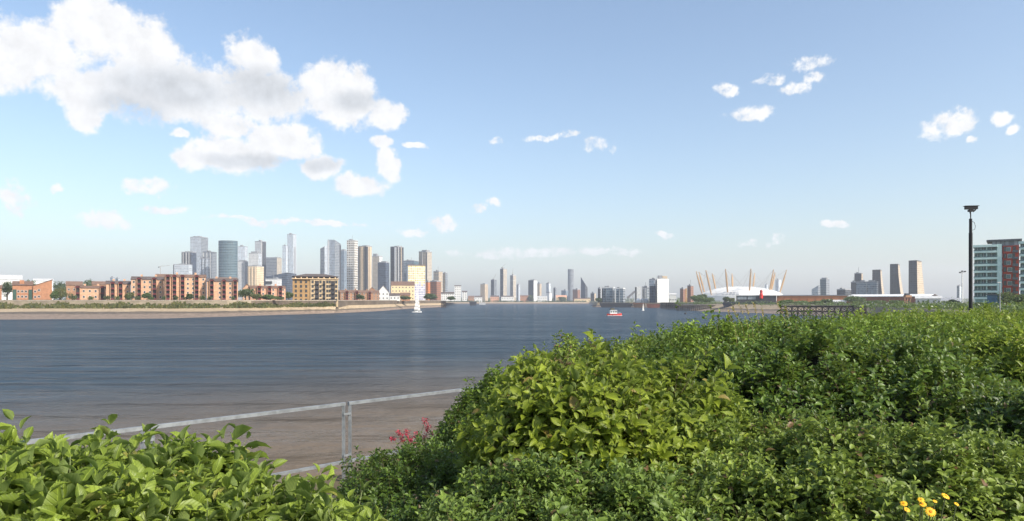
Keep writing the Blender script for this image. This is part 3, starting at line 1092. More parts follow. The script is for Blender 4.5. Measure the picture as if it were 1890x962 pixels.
WHITEW = plain('white_render', (.76, .75, .72), .8, var=.08)
CREAMW = plain('cream_render', lin(236, 210, 166), .8, var=.08)
gabled('cream rendered wharf block with a brown tiled roof behind the white sail', 722, 765, 527, 519, 900, CREAMW, ROOFB, floors=4, nwin=7, deep=30)
gabled('white gable-fronted river house among brown roofs', 697, 718, 539, 527, 780, WHITEW, ROOFB, front=True, nwin=3)
gabled('dark weatherboard river house next to the white gable front', 676, 697, 540, 530, 790, BRICKB, ROOF, front=True, nwin=2)
gabled('small white cottage under the cream wharf block', 719, 738, 546, 541, 760, WHITEW, ROOF, nwin=3, floors=1)
gabled('low brown brick shed at the foot of the cream wharf block', 739, 757, 545, 540, 790, BRICKB, ROOFB, nwin=3, floors=1)
gabled('long white riverside terrace with flat grey roof past the round tree', 814, 838, 542, 539, 1000, WHITEW, ROOF, nwin=6, floors=3)
gabled('tall white sunlit block at the bend of the river', 839, 851, 528, 526.5, 1150, WHITEW, ROOF, nwin=3, floors=6)
gabled('narrow white block beside the tall white block at the bend', 853, 862, 539, 537, 1200, WHITEW, ROOF, nwin=2, floors=4)
gabled('white sheds with long pale roofs behind the split brick house', 0, 41, 516, 507, 700, WHITEC, PALE, nwin=0, deep=30, name='shed', cat='shed')
gabled('pale grey roof beyond the trees by the two-storey terrace', 62, 98, 519, 514, 720, WHITEC, PALE, nwin=0, deep=20, name='shed', cat='shed')
gabled('brown tiled house behind the two-storey terrace', 122, 152, 527, 519, 560, BRICKB, ROOFB, nwin=3)
gabled('tile-roofed brick house peeping over the three-storey block', 170, 204, 526, 519, 540, BRICKB, ROOFB, nwin=3)
gabled('tan brick house with a gable above the tallest terrace block', 288, 316, 514, 505.5, 560, BRICK, ROOFB, nwin=3)
gabled('small ochre cottage beside the split brick house', -14, 3, 532, 526, 430, BRICK2, ROOFB, nwin=1)
gabled('tan brick house gable between tall trees and the pink terrace', 448, 464, 532, 524, 520, BRICK, ROOFB, nwin=2, front=True)
gabled('beige stone terrace behind the four-storey block', 400, 437, 519, 512, 620, PALEBR, ROOFB, nwin=5, floors=3)
tower('tiny blue-grey office far behind the three-storey terrace', 203, 208, 212, 513, 1500, 30, g_blue, g_pale, name='office_block', cat='building')
tower('tiny pale glass office far behind the three-storey terrace', 213, 218, 221, 514.5, 1500, 30, g_teal, g_pale, name='office_block', cat='building')

# ================================================================ far bank across the reach
gf = 'far towers'
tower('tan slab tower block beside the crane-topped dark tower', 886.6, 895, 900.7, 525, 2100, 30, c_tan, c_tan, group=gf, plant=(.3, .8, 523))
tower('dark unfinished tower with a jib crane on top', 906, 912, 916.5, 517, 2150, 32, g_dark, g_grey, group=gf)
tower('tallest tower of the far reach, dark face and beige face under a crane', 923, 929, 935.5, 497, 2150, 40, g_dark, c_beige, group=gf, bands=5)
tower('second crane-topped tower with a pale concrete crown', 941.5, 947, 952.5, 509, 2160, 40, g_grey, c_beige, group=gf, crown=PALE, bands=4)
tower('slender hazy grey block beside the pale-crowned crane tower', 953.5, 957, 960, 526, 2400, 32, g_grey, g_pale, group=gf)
tower('broad block with shade put into its dark face colour and a bright white flank', 975, 985, 991.5, 518, 2050, 40, c_slate_and_shade, WHITEC, group=gf, plant=(.2, 1.0, 516))  # left face darkened by colour for its shaded side
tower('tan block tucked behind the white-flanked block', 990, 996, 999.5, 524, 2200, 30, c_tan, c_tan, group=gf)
tower('pale hazy tower above a white box on the far bank', 1008, 1013, 1016.5, 523.5, 2250, 30, g_pale, g_ghost, group=gf)
tower('plain white box on the far bank below the pale hazy tower', 1008, 1014, 1018.5, 541, 2000, 30, WHITEC, WHITEC, group=gf, name='white_block', cat='building')
tower('small dark grey block right of the white box beyond the water', 1021.5, 1025, 1027.5, 532, 2200, 30, g_dark, g_grey, group=gf)
round_tower('tall rounded glass tower with a domed top on the far bank', 1048, 1059, 497, 2150, g_grey, PARA, n=16, bands=9, zb=5.0, name='rounded_tower')
tower('dark wedge tower with a steeply slanted roof', 1072, 1080, 1084.5, 520, 2050, 36, g_darkblue, g_dark, group=gf, tops=[511, 524, 531, 520])
tower('brown brick apartment block between the rounded tower and the wedge tower', 1057, 1066, 1071, 535, 2020, 30, c_brick, c_brick, group=gf, name='apartment_block', cat='building')
tower('blue-grey low block at the foot of the rounded tower', 1036, 1044, 1049, 537, 2040, 30, g_blue, g_blue, group=gf, name='apartment_block', cat='building')
tower('squat dark brown block with a pale edge past the wedge tower', 1090, 1097, 1100, 542, 1990, 30, c_slate_and_shade, c_tan, group=gf, name='apartment_block', cat='building')
tower('narrow slate block standing at the river mouth', 1104, 1107, 1110, 533.5, 2000, 32, g_dark, c_white, group=gf)
gabled('low orange brick wharf on the far bank', 960, 976, 547, 545, 1960, BRICK2, ROOFB, nwin=4, name='wharf', cat='building')
gabled('white shed with a grey roof at the far waterside', 876, 890, 549, 546, 1960, WHITEW, ROOF, nwin=3, name='shed', cat='shed')
gabled('pink brick riverside flats at the far bend', 905, 921, 548, 545.5, 1970, BRICKP, ROOF, nwin=4, name='riverside_flats', cat='building')
gabled('pale riverside flats under the tallest far tower', 925, 948, 548, 546, 1965, WHITEW, ROOF, nwin=5, name='riverside_flats', cat='building')
gabled('brown low boathouse on the far shore', 864, 875, 549, 546, 1960, BRICKB, ROOFB, nwin=2, name='boathouse', cat='building')
gabled('white long shed below the white-flanked block', 992, 1010, 548, 546.5, 1970, WHITEW, PALE, nwin=4, name='shed', cat='shed')
gabled('red-roofed wharf with pale walls near the small dark grey block', 1026, 1046, 549, 545, 1960, CREAMW, BRICKP, nwin=4, name='wharf', cat='building')
gabled('pale low quay shed under the wedge tower', 1060, 1090, 552, 550.5, 1950, CREAMW, ROOFB, nwin=5, name='shed', cat='shed', floors=1)

STEEL = plain('crane_steel', (.42, .40, .36), .6)
YELLOW = plain('mast_yellow', lin(194, 144, 70), .6, var=.1)


def crane(label, px, ybase, ytop, d, jib_px, mat=STEEL, back=3.0):
    p0, p1 = P(px, ybase, d), P(px, ytop, d)
    t = thing('tower_crane', label, 'crane', p0, 'tower cranes over the far towers')
    MB().bar(p0, p1, .9).build('mast', mat, t)
    j1 = P(jib_px[0], jib_px[1], d)
    bj = p1 + (p1 - j1).normalized() * back / F * d
    MB().bar(bj, j1, .7).build('jib', mat, t)
    MB().bar(P(px, ytop - 2.2, d), (p1 + j1) / 2, .25).build('stay', mat, t)
    MB().box((bj.x, bj.y, bj.z - 2), (2.2, 2.2, 2.0)).build('counterweight', CHAR, t)


crane('luffing crane leaning over the dark unfinished tower', 912, 517, 513, 2150, (916, 505))
crane('crane standing on the tallest far tower', 928, 497, 492, 2150, (934, 487))
crane('crane standing on the pale-crowned tower', 946, 508, 503, 2160, (947, 496))
crane('thin crane far behind the tallest brick terrace', 296, 515, 492, 1500, (313, 490))

# ================================================================ peninsula: offices, silo, dome, sheds
tower('glass office with a white frame roof behind the black barge', 1111, 1132, 1134.5, 532, 1050, 16, g_blue, g_blue, name='office_block', cat='building', crown=WHITEC, group='peninsula offices', strips=((0, 0, .09, CHAR), (0, .30, .33, CHAR), (0, .96, 1, WHITEC)))
tower('glass office with a thick white roof edge behind the brown barge', 1135.5, 1150, 1154, 533.5, 1040, 18, g_blue, g_grey, name='office_block', cat='building', crown=WHITEC, group='peninsula offices', strips=((0, 0, .07, WHITEC), (0, .52, .55, PARA)))
tower('slim dark slab beside the first glass office', 1103.5, 1107, 1109, 533, 1080, 25, g_dark, g_dark, name='office_block', cat='building', group='peninsula offices')
tower('grey and white warehouse block beside the silo tower', 1185, 1194, 1198, 531, 985, 25, c_white, g_grey, name='warehouse_block', cat='building', group='peninsula offices', strips=((0, .12, .3, PARA), (0, .6, .72, PARA)))
tower('dark glass block joined to the tall white block', 1198.5, 1209, 1213, 517, 945, 20, g_darkblue, c_slate_and_shade, name='office_block', cat='building', group='peninsula offices', strips=((0, 0, 1, g_pale, 528, 516.5),))
tower('tall blank white block with pale plant boxes on its roof', 1211.5, 1213, 1234.5, 517, 935, 62, c_slate_and_shade, facade((.76, .76, .74), (.66, .66, .65), 3.0, 6.0, .8, .25, var=.05), name='white_block', cat='building', crown=WHITEC, group='peninsula offices')
wb = thing('plant_box', 'grey and cream plant boxes on the roof of the tall white block', 'plant room', P(1222, 516, 950))
MB().box(P(1218, 517, 950) + Vector((0, 0, .2)), (5.0, 5, zof(509, 950) - zof(517, 950))).build('grey_box', PARA, wb)
MB().box(P(1226.5, 517, 950) + Vector((0, 0, .2)), (6.4, 5, zof(510, 950) - zof(517, 950))).build('cream_box', TAN, wb)
gabled('long low white shed right of the tall white block', 1236, 1248, 544, 541, 900, WHITEW, PALE, nwin=4, floors=1, name='shed', cat='shed')
tower('dull red apartment slab left of the yellow ventilation mast', 1255, 1261, 1266, 534, 1150, 25, c_brick, c_brick, name='apartment_block', cat='building', group='peninsula offices')
tower('taller dull red apartment slab beside the dome masts', 1268.5, 1275, 1280, 528.5, 1160, 25, c_brick, c_brick, name='apartment_block', cat='building', group='peninsula offices')


def lattice(label, px, y0, y1, d, wpx, name, cat):
    p0, p1 = P(px, y0, d), P(px, y1, d)
    w = wpx / F * d
    t = thing(name, label, cat, p0)
    for sx in (-1, 1):
        for sy in (-1, 1):
            MB().bar(p0 + Vector((sx * w / 2, sy * w / 2, 0)), p1 + Vector((sx * w / 4, sy * w / 4, 0)), .35).build('leg', YELLOW, t)
    n = 7
    for i in range(n):
        for sy in (-1, 1):
            f0, f1 = i / n, (i + 1) / n
            q0, q1 = p0.lerp(p1, f0), p0.lerp(p1, f1)
            w0, w1 = w / 2 * (1 - f0 / 2), w / 2 * (1 - f1 / 2)
            s_ = 1 if i % 2 else -1
            MB().bar(q0 + Vector((-s_ * w0, sy * w0, 0)), q1 + Vector((s_ * w1, sy * w1, 0)), .25).build('brace', YELLOW, t)


lattice('thin yellow lattice mast standing by the dull red slabs', 1266.5, 560, 532, 900, 2.6, 'lattice_mast', 'mast')


def silo():
    d = 985
    t = thing('silo_tower', 'white aggregate silo tower fed by a slanting conveyor', 'silo', P(1178, 560, d))
    w = Wall(1172, 1183, d)
    MB().prism(w.fp(w.L * .28, w.L, 0, 8), RIGHT_Z - .5, zof(528.5, d)).build('tower', WHITEC, t)
    MB().prism(w.fp(0, w.L * .278, .5, 7), RIGHT_Z - .5, zof(530, d)).build('lift_shaft', CHAR, t)
    MB().bar(P(1158, 550, d), P(1172, 538, d), 2.6).build('conveyor', plain('conveyor_grey', (.2, .2, .21), .8), t)
    for px, y in ((1162, 547), (1168, 542)):
        MB().bar(P(px, 561, d), P(px, y, d), .5).build('trestle', STEEL, t)
    for i, px in enumerate((1178, 1186, 1193)):
        c = P(px, 560, d - 25)
        r = 3.8
        b = MB()
        ring = [(c.x + r * math.cos(a * math.pi / 6), c.y + r * math.sin(a * math.pi / 6)) for a in range(12)]
        b.prism(ring, RIGHT_Z - .5, RIGHT_Z + 3)
        for a in range(12):
            a2 = (a + 1) % 12
            b.face([(*ring[a], RIGHT_Z + 3), (*ring[a2], RIGHT_Z + 3), (c.x, c.y, RIGHT_Z + 6.5)])
        b.build('hopper', PALE if i else WHITEC, t)


silo()


def dome():
    d = 2200
    c = P(1367, 556, d)
    k2 = d / F
    t = thing('tent_dome', 'huge white fabric dome pierced by leaning yellow masts', 'dome', (c.x, c.y, 6))
    prof = [(127, 9), (126, 22), (117, 31), (98, 38.5), (72, 45), (42, 50), (0, 52.5)]
    FAB = plain('dome_fabric', (.78, .77, .73), .6, var=.04, scale=.03)
    for s_ in range(12):
        b = MB()
        m = 6
        for i in range(len(prof) - 1):
            for a in range(m):
                q = []
                for (pi, ai) in ((i, a), (i, a + 1), (i + 1, a + 1), (i + 1, a)):
                    r, z = prof[pi]
                    an = 2 * math.pi * (s_ + ai / m) / 12
                    sag = math.sin(math.pi * ai / m) * 2.0 * (1 if 0 < pi < len(prof) - 1 else 0)
                    q.append((c.x + r * math.cos(an), c.y + r * math.sin(an), z + sag))
                b.face(q)
        b.build('fabric_panel', FAB, t)
    # service opening on the flank
    b = MB()
    for i in range(5):
        a0 = math.radians(226 + i * 5)
        a1 = a0 + math.radians(4)
        r0, r1 = 124.5, 112
        b.face([(c.x + r0 * math.cos(a0), c.y + r0 * math.sin(a0), 26.5), (c.x + r0 * math.cos(a1), c.y + r0 * math.sin(a1), 26.5),
                (c.x + r1 * math.cos(a1), c.y + r1 * math.sin(a1), 35.5), (c.x + r1 * math.cos(a0), c.y + r1 * math.sin(a0), 35.5)])
    b.build('vent_opening', PARA, t)
    masts = [(1285, 501, 1295, 539, -10), (1290, 502, 1300, 539, 20), (1302.7, 499, 1312, 540, -60), (1314.4, 504.5, 1321, 535, 70),
             (1339, 496.6, 1343, 540, -90), (1351, 505, 1352, 531, 95), (1386, 496, 1383, 540, -95), (1392.7, 504, 1390, 531, 90),
             (1427.8, 497.4, 1420, 540, -60), (1430.5, 503, 1424, 535, 50), (1452, 498, 1439.5, 540, -5)]
    for (xt, yt, xb, yb, dd) in masts:
        a, e = P(xb, yb, d + dd), P(xt, yt, d + dd * 1.25)
        mo = smooth(MB().tube([a + (a - e) * .12, a, a.lerp(e, .35), a.lerp(e, .7), e], [.9, 2.0, 2.8, 2.5, 1.1], 8).build('mast', YELLOW, t))
        for q in range(4):
            an = math.atan2(a.y - c.y, a.x - c.x) + (q - 1.5) * .35
            r = 60 if q % 2 else 122
            z = 47 if q % 2 else 24
            MB().bar(e, (c.x + r * math.cos(an), c.y + r * math.sin(an), z), .4).build('cable', STEEL, mo)


dome()
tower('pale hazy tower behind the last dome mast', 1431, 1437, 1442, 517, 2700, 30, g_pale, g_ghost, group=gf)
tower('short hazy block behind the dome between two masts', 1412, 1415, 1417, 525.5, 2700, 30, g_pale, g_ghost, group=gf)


def sheds():
    d = 720
    w = Wall(1359, 1433, d)
    z0, z1 = RIGHT_Z, zof(546, d)
    t = thing('dark_shed', 'long black-clad shed with two pale window bands under a white roof', 'shed', w.pt(w.L / 2, 10, z0))
    MB().prism(w.fp(0, w.L - .05, 0, 30), z0 - .5, z1).build('wall', plain('black_cladding', (.045, .045, .05), .7), t)
    MB().prism(w.fp(-.6, w.L + 3, -.8, 31), z1 + .004, z1 + .8).build('roof', WHITEC, t)
    g = facade((.10, .11, .12), (.42, .47, .52), 1.6, 1.5, .8, .75, var=.2)
    for a, b in ((1361, 1378), (1380, 1395)):
        MB().prism(w.fp(w.x_of(a), w.x_of(b), -.15, -.003), zof(553, d), zof(547.5, d)).build('window_band', g, t)
    # red cowl on its roof
    c = P(1405, 548, d - 3)
    t = thing('red_vent_cowl', 'bright red ventilation tower standing against the black shed', 'vent', c)
    b = MB()
    k2 = d / F
    smooth(b.tube([P(1405, 551, d - 3), P(1405, 543, d - 3), P(1405, 540, d - 3)], [3.0 * k2, 3.0 * k2, 2.2 * k2], 14).build('shaft', plain('red_paint', lin(222, 44, 36), .5, var=.08), t))
    smooth(MB().tube([P(1405, 540.05, d - 3), P(1405, 537.5, d - 3), P(1405, 535, d - 3)], [2.6 * k2, 2.6 * k2, 1.4 * k2], 14).build('hood', plain('dark_red_paint', lin(170, 30, 30), .5), t))
    # the long orange shed
    w = Wall(1433.5, 1566, d, 690)
    z1 = zof(546, 705)
    t = thing('brick_shed', 'very long low orange brick shed with a grey roof edge', 'shed', w.pt(w.L / 2, 10, RIGHT_Z))
    MB().prism(w.fp(0, w.L, 0, 30), RIGHT_Z - .5, z1).build('wall', plain('shed_orange', lin(196, 126, 78), .85, var=.1, scale=.08), t)
    MB().prism(w.fp(-.3, w.L + .3, -.5, 31), z1 + .004, z1 + .7).build('roof', PARA, t)
    for i in range(1, 9):
        MB().prism(w.fp(w.L * i / 9 - .2, w.L * i / 9 + .2, -.3, -.003), RIGHT_Z, z1).build('pilaster', plain('shed_pilaster', lin(176, 108, 66), .85), t)
    w = Wall(1566.5, 1716, 688, 640)
    z1 = zof(547, 665)
    t = thing('white_roofed_shed', 'long brown brick shed under a broad white roof', 'shed', w.pt(w.L / 2, 10, RIGHT_Z))
    MB().prism(w.fp(0, w.L, 0, 28), RIGHT_Z - .5, z1).build('wall', plain('shed_brown', lin(150, 92, 66), .85, var=.15, scale=.1), t)
    b = MB()
    b.face([w.pt(-1, -1.2, z1 + .02), w.pt(w.L + 1, -1.2, z1 + .02), w.pt(w.L + 1, 14, z1 + 2.0), w.pt(-1, 14, z1 + 2.0)])
    b.face([w.pt(-1, 14, z1 + 2.0), w.pt(w.L + 1, 14, z1 + 2.0), w.pt(w.L + 1, 29, z1 + .02), w.pt(-1, 29, z1 + .02)])
    b.face([w.pt(-1, -1.2, z1 - .5), w.pt(w.L + 1, -1.2, z1 - .5), w.pt(w.L + 1, -1.2, z1 + .02), w.pt(-1, -1.2, z1 + .02)])
    b.build('roof', WHITEC, t)
    me = window_mesh(2.4, 1.2, DARKF, GLASS)
    put_windows(w, t, me, [w.L * (i + .5) / 10 for i in range(10)], [RIGHT_Z + 1.6])


sheds()
gabled('small white boat shed in front of the orange shed', 1538, 1562, 557, 553.5, 520, WHITEW, PALE, nwin=3, floors=1, name='shed', cat='shed')
gabled('low grey yard shed with pale doors beyond the timber jetty', 1578, 1600, 563, 561, 420, PALE, PARA, nwin=3, floors=1, name='shed', cat='shed')
gabled('white yard cabin with a gable end among the boatyard sheds', 1603, 1618, 563, 557.5, 430, WHITEW, PALE, front=True, nwin=2, floors=1, name='yard_cabin', cat='cabin')
gabled('grey domed-looking yard shed beside the white yard cabin', 1619, 1632, 563, 558, 440, PARA, ROOF, front=True, nwin=1, floors=1, name='shed', cat='shed')
gabled('white arched yard shed at the end of the boatyard row', 1633, 1645, 563, 557.5, 430, WHITEC, WHITEC, front=True, nwin=1, floors=1, name='shed', cat='shed')
gabled('long white works building with a flat pale roof', 1690, 1738, 551, 546, 480, WHITEW, PALE, nwin=5, floors=1, name='works_building', cat='building')
gabled('pale blue-grey site office beside the long white works building', 1738, 1772, 556, 550, 420, PALE, PARA, nwin=4, floors=1, name='site_office', cat='building')
tower('round-shouldered glass tower beyond the orange shed', 1513.5, 1525, 1531, 516, 1500, 30, g_teal, g_grey, group=gf, plant=(.12, .92, 512.5))
tower('low vaulted glass hall attached to the round-shouldered tower', 1498, 1510, 1514, 530, 1490, 22, g_pale, g_grey, group=gf, name='glass_hall', cat='building', tops=[534, 527, 527, 534])
tower('low dark green-grey block behind the white-roofed shed', 1544.5, 1560, 1571, 535.5, 1100, 25, c_slate_and_shade, g_dark, group=gf, name='apartment_block', cat='building')
tower('shortest slate tower of the four, with a lower step', 1577, 1590, 1592.5, 505.5, 1300, 20, c_slate_and_shade, c_sunlit_cream, group=gf)
tower('low dark step in front of the shortest slate tower', 1570.5, 1580, 1582, 521.5, 1280, 20, c_slate_and_shade, c_slate_and_shade, group=gf)
tower('wide blue-grey glass block between two slate towers', 1580, 1618, 1621, 521, 1240, 12, g_blue, g_blue, group=gf, name='glass_block', cat='building', strips=((0, .5, .52, PARA),))


def flared(label, x0, x1, xb1, xs0, xs1, ytop, d):
    """front coloured slate-dark for shade, flared flank coloured cream for sun: the right edge sweeps out towards the ground"""
    zt, zb = zof(ytop, d), RIGHT_Z
    t = thing('flared_tower', label, 'tower', P((x0 + x1) / 2, 556, d), 'far towers')
    b = MB(); s_ = MB(); r_ = MB()
    n = 10
    back = 26.0

    def edge(f):
        ease = (1 - f) ** 1.6 if f > .0 else 1
        return x1 + (xb1 - x1) * ease
    for i in range(n):
        f0, f1 = i / n, (i + 1) / n
        z0, z1 = zb + (zt - zb) * f0, zb + (zt - zb) * f1
        l0 = P(x0, 0, d + 12); e0, e1 = P(edge(f0), 0, d), P(edge(f1), 0, d)
        ot, ob = xs0 - x1, xs1 - xb1
        k0 = P(edge(f0) + ob + (ot - ob) * f0, 0, d + back); k1 = P(edge(f1) + ob + (ot - ob) * f1, 0, d + back)
        lb = P(x0 + 3, 0, d + back + 12)
        L = (e0 - l0).length
        b.face([(l0.x, l0.y, z0), (e0.x, e0.y, z0), (e1.x, e1.y, z1), (l0.x, l0.y, z1)], [(0, z0), (L, z0), (L, z1), (0, z1)])
        s_.face([(e0.x, e0.y, z0), (k0.x, k0.y, z0), (k1.x, k1.y, z1), (e1.x, e1.y, z1)], [(0, z0), (back, z0), (back, z1), (0, z1)])
        b.face([(lb.x, lb.y, z0), (l0.x, l0.y, z0), (l0.x, l0.y, z1), (lb.x, lb.y, z1)], [(0, z0), (20, z0), (20, z1), (0, z1)])
        b.face([(k0.x, k0.y, z0), (lb.x, lb.y, z0), (lb.x, lb.y, z1), (k1.x, k1.y, z1)], [(0, z0), (20, z0), (20, z1), (0, z1)])
    e1, k1, l0, lb = P(x1, 0, d), P(xs0, 0, d + back), P(x0, 0, d + 12), P(x0 + 3, 0, d + back + 12)
    r_.prism([(l0.x, l0.y), (e1.x, e1.y), (k1.x, k1.y), (lb.x, lb.y)], zt + .004, zt + 1.4)
    b.build('front', c_slate_and_shade, t)
    s_.build('flank', c_sunlit_cream, t)
    r_.build('parapet', CHAR, t)


flared('third-tallest slate tower, shade in its front colour, sunlight in its narrow sweeping cream flank', 1610, 1625, 1630, 1627.5, 1635, 499, 1300)
flared('second-tallest slate tower, shade in its front colour, sunlight in its cream flank flaring to the ground', 1642.5, 1657.5, 1665, 1660.5, 1671, 488.5, 1200)
flared('tallest slate tower of the four, shade in its front colour, sunlight in its broad cream flank', 1677, 1692.5, 1694, 1701, 1708, 482, 1100)
tower('pale slab behind the white lattice pole', 1766, 1771, 1775, 528.5, 1500, 30, g_blue, g_ghost, group=gf)


def tank_frame():
    d = 470
    t = thing('hopper_frame', 'rusty timber-clad hopper on legs in the boatyard', 'hopper', P(1675, 560, d))
    k2 = d / F
    for px in (1670, 1675, 1680):
        MB().bar(P(px, 561, d), P(px, 548, d), .45).build('leg', BRICKB, t)
    MB().box(P(1675, 549, d + 1), (11 * k2, 3, 4 * k2)).build('bin', BRICKB, t)
    MB().box(P(1674, 545, d + 1), (7 * k2, 2.5, 3.4 * k2)).build('cap', CHAR, t)
    for px in (1671, 1677):
        MB().bar(P(px, 561, d - .4), P(px + 5, 550, d - .4), .3).build('brace', BRICKB, t)


tank_frame()


def turbine():
    d = 450
    t = thing('lattice_pole', 'slim white pole with small lamp heads beside the dark camera post', 'lamp mast', P(1776, 560, d))
    MB().tube([P(1776, 561, d), P(1776, 504, d)], [.55, .3], 8).build('pole', WHITEC, t)
    MB().bar(P(1772, 504, d), P(1781, 502, d), .35).build('cross_arm', PARA, t)
    for px, y in ((1772, 504.3), (1781, 502.4), (1776, 502)):
        MB().box(P(px, y, d), (.9, .9, .8)).build('lamp_head', CHAR, t)


turbine()


# ---------------------------------------------------------------- apartment blocks by the path
def apartments():
    MINT = plain('mint_render', lin(224, 248, 240), .7, var=.05)
    MINTD = plain('mint_panel', lin(190, 226, 216), .6, var=.08)
    TERRA = plain('terracotta_cladding', lin(178, 62, 34), .75, var=.12, scale=.5)
    GREYB = plain('grey_cladding', (.12, .13, .145), .6)
    APG = plain('apartment_glass', (.09, .18, .19), .1, var=.5, scale=.4, spec=.6)

    def mint(label, px0, px1, ytop, ybase, d0, d1, floors):
        w = Wall(px0, px1, d0, d1)
        d = (d0 + d1) / 2
        zg = RIGHT_Z
        z0, z1 = zof(ybase, d), zof(ytop, d)
        t = thing('apartment_building', label, 'apartment block', w.pt(w.L / 2, 6, zg), 'apartment blocks by the path')
        MB().prism(w.fp(.3, w.L - 1.6, 1.5, 7), zg - .5, z1 - .5).build('wall', MINTD, t)
        MB().prism(w.fp(w.L - 1.58, w.L, -.1, 7.2), z0, z1 + .6).build('end_pier', MINT, t)
        MB().prism(w.fp(-.2, w.L - 1.6, -.3, 7.2), z1 - .49, z1 + .5).build('roof', MINT, t)
        fh = (z1 - z0) / floors
        for k2 in range(floors):
            zz = z0 + fh * k2
            b = MB().prism(w.fp(0, w.L - 1.6, 0, 1.49), zz, zz + .25)
            b.prism(w.fp(0, w.L - 1.6, -.12, 0), zz - .1, zz + .75)
            bo = b.build('balcony', MINT, t)
            MB().prism(w.fp(0, w.L - 1.6, -.08, -.04), zz + .75, zz + 1.15).build('glass_rail', APG, bo)
            for f0, f1 in ((.03, .30), (.34, .52), (.60, .95)):
                wo2 = MB().prism(w.fp((w.L - 1.6) * f0, (w.L - 1.6) * f1, 1.42, 1.49), zz + .3, zz + fh - .25).build('window', APG, t)
                m = (f0 + f1) / 2
                MB().prism(w.fp((w.L - 1.6) * m - .06, (w.L - 1.6) * m + .06, 1.36, 1.41), zz + .3, zz + fh - .25).build('mullion', WHITEF, wo2)
            MB().prism(w.fp((w.L - 1.6) * .54, (w.L - 1.6) * .57, .1, 1.4), zz + .3, zz + fh - .1).build('divider', MINT, t)
        for x in (.3, w.L * .35, w.L * .7):
            MB().prism(w.fp(x, x + .4, .2, .6), zg - .5, z0).build('column', MINT, t)
    mint('mint-green apartment block with eight banded balconies', 1797, 1849, 454, 552, 304.5, 299, 8)
    mint('mint-green balcony block cut by the terracotta tower', 1881, 1925, 447, 548, 292, 286.5, 8)
    # terracotta tower with dark penthouse
    w = Wall(1850.5, 1881, 316, 312.5)
    z0, z1 = RIGHT_Z, zof(453, 313)
    t = thing('apartment_building', 'terracotta-clad apartment tower under a dark oversailing penthouse roof', 'apartment block', w.pt(w.L / 2, 6, z0), 'apartment blocks by the path')
    MB().prism(w.fp(0, w.L, 0, 14), z0 - .5, z1).build('wall', TERRA, t)
    MB().prism(w.fp(-4.0, w.L, .6, 16), z1 + .004, zof(444, 313)).build('penthouse', facade((.2, .21, .23), (.35, .38, .42), 3.0, 1.6, .7, .8), t)
    MB().prism(w.fp(-6.0, w.L + 1.0, -.8, 17), zof(444, 313) + .004, zof(441, 313)).build('roof', GREYB, t)
    fl = 8
    fh = (z1 - z0 - 3) / fl
    me = window_mesh(1.7, 1.9, WHITEF, APG)
    me2 = window_mesh(1.1, 2.1, DARKF, GLASS)
    for k2 in range(fl):
        zz = z0 + 3 + fh * k2 + .5
        link('window', me, t, w.pt(w.L * (.36 if k2 % 2 else .44), 0, zz), w.rz)
        link('window', me2, t, w.pt(w.L * .15, 0, zz), w.rz)
        link('window', me2, t, w.pt(w.L * (.72 if k2 % 2 else .66), 0, zz), w.rz)
        MB().prism(w.fp(w.L * .6, w.L * .95, -.9, -.003), zz - .6, zz - .4).build('balcony', GREYB, t)
        MB().prism(w.fp(w.L * .6, w.L * .95, -.95, -.9), zz - .4, zz + .5).build('railing', GREYB, t)
    # stair core between the mint block and the terracotta tower
    w2 = Wall(1840, 1850.3, 319, 317.5)
    tt = thing('stair_core', 'dark grey stair core between the mint block and the terracotta tower', 'stair tower', w2.pt(w2.L / 2, 5, RIGHT_Z))
    MB().prism(w2.fp(0, w2.L, 0, 10), RIGHT_Z - .5, zof(452, 316)).build('wall', GREYB, tt)
    me3 = window_mesh(1.2, 1.6, WHITEF, APG)
    for k2 in range(8):
        link('window', me3, tt, w2.pt(w2.L * .72, 0, RIGHT_Z + 3.5 + k2 * 2.7), w2.rz)
    # blue glazed kiosk at the foot of the mint block
    w = Wall(1822, 1846, 283, 280)
    t = thing('kiosk', 'small blue glazed lobby below the mint-green block', 'lobby', w.pt(w.L / 2, 3, RIGHT_Z))
    MB().prism(w.fp(0, w.L, 0, 6), RIGHT_Z - .3, RIGHT_Z + 5).build('wall', plain('blue_glass', lin(60, 104, 136), .2, var=.3), t)
    MB().prism(w.fp(-.4, w.L + .4, -.5, 6.4), RIGHT_Z + 5.004, RIGHT_Z + 5.4).build('roof', GREYB, t)
    p = P(1845.5, 570, 150)
    t = thing('lamp_post', 'thin pale lamp post standing before the mint-green block', 'lamp post', (p.x, p.y, RIGHT_Z))
    MB().tube([(p.x, p.y, RIGHT_Z), (p.x, p.y, zof(522, 150))], [.12, .07], 8).build('pole', PARA, t)
    MB().box((p.x - .2, p.y, zof(522, 150)), (.8, .25, .14)).build('lamp_head', PALE, t)


apartments()


# ================================================================ jetties, barges, boats
TIMBER = plain('old_timber', (.055, .042, .032), .9, var=.4, scale=.4)
TIMBERG = plain('grey_timber', (.12, .10, .085), .9, var=.3, scale=.4)


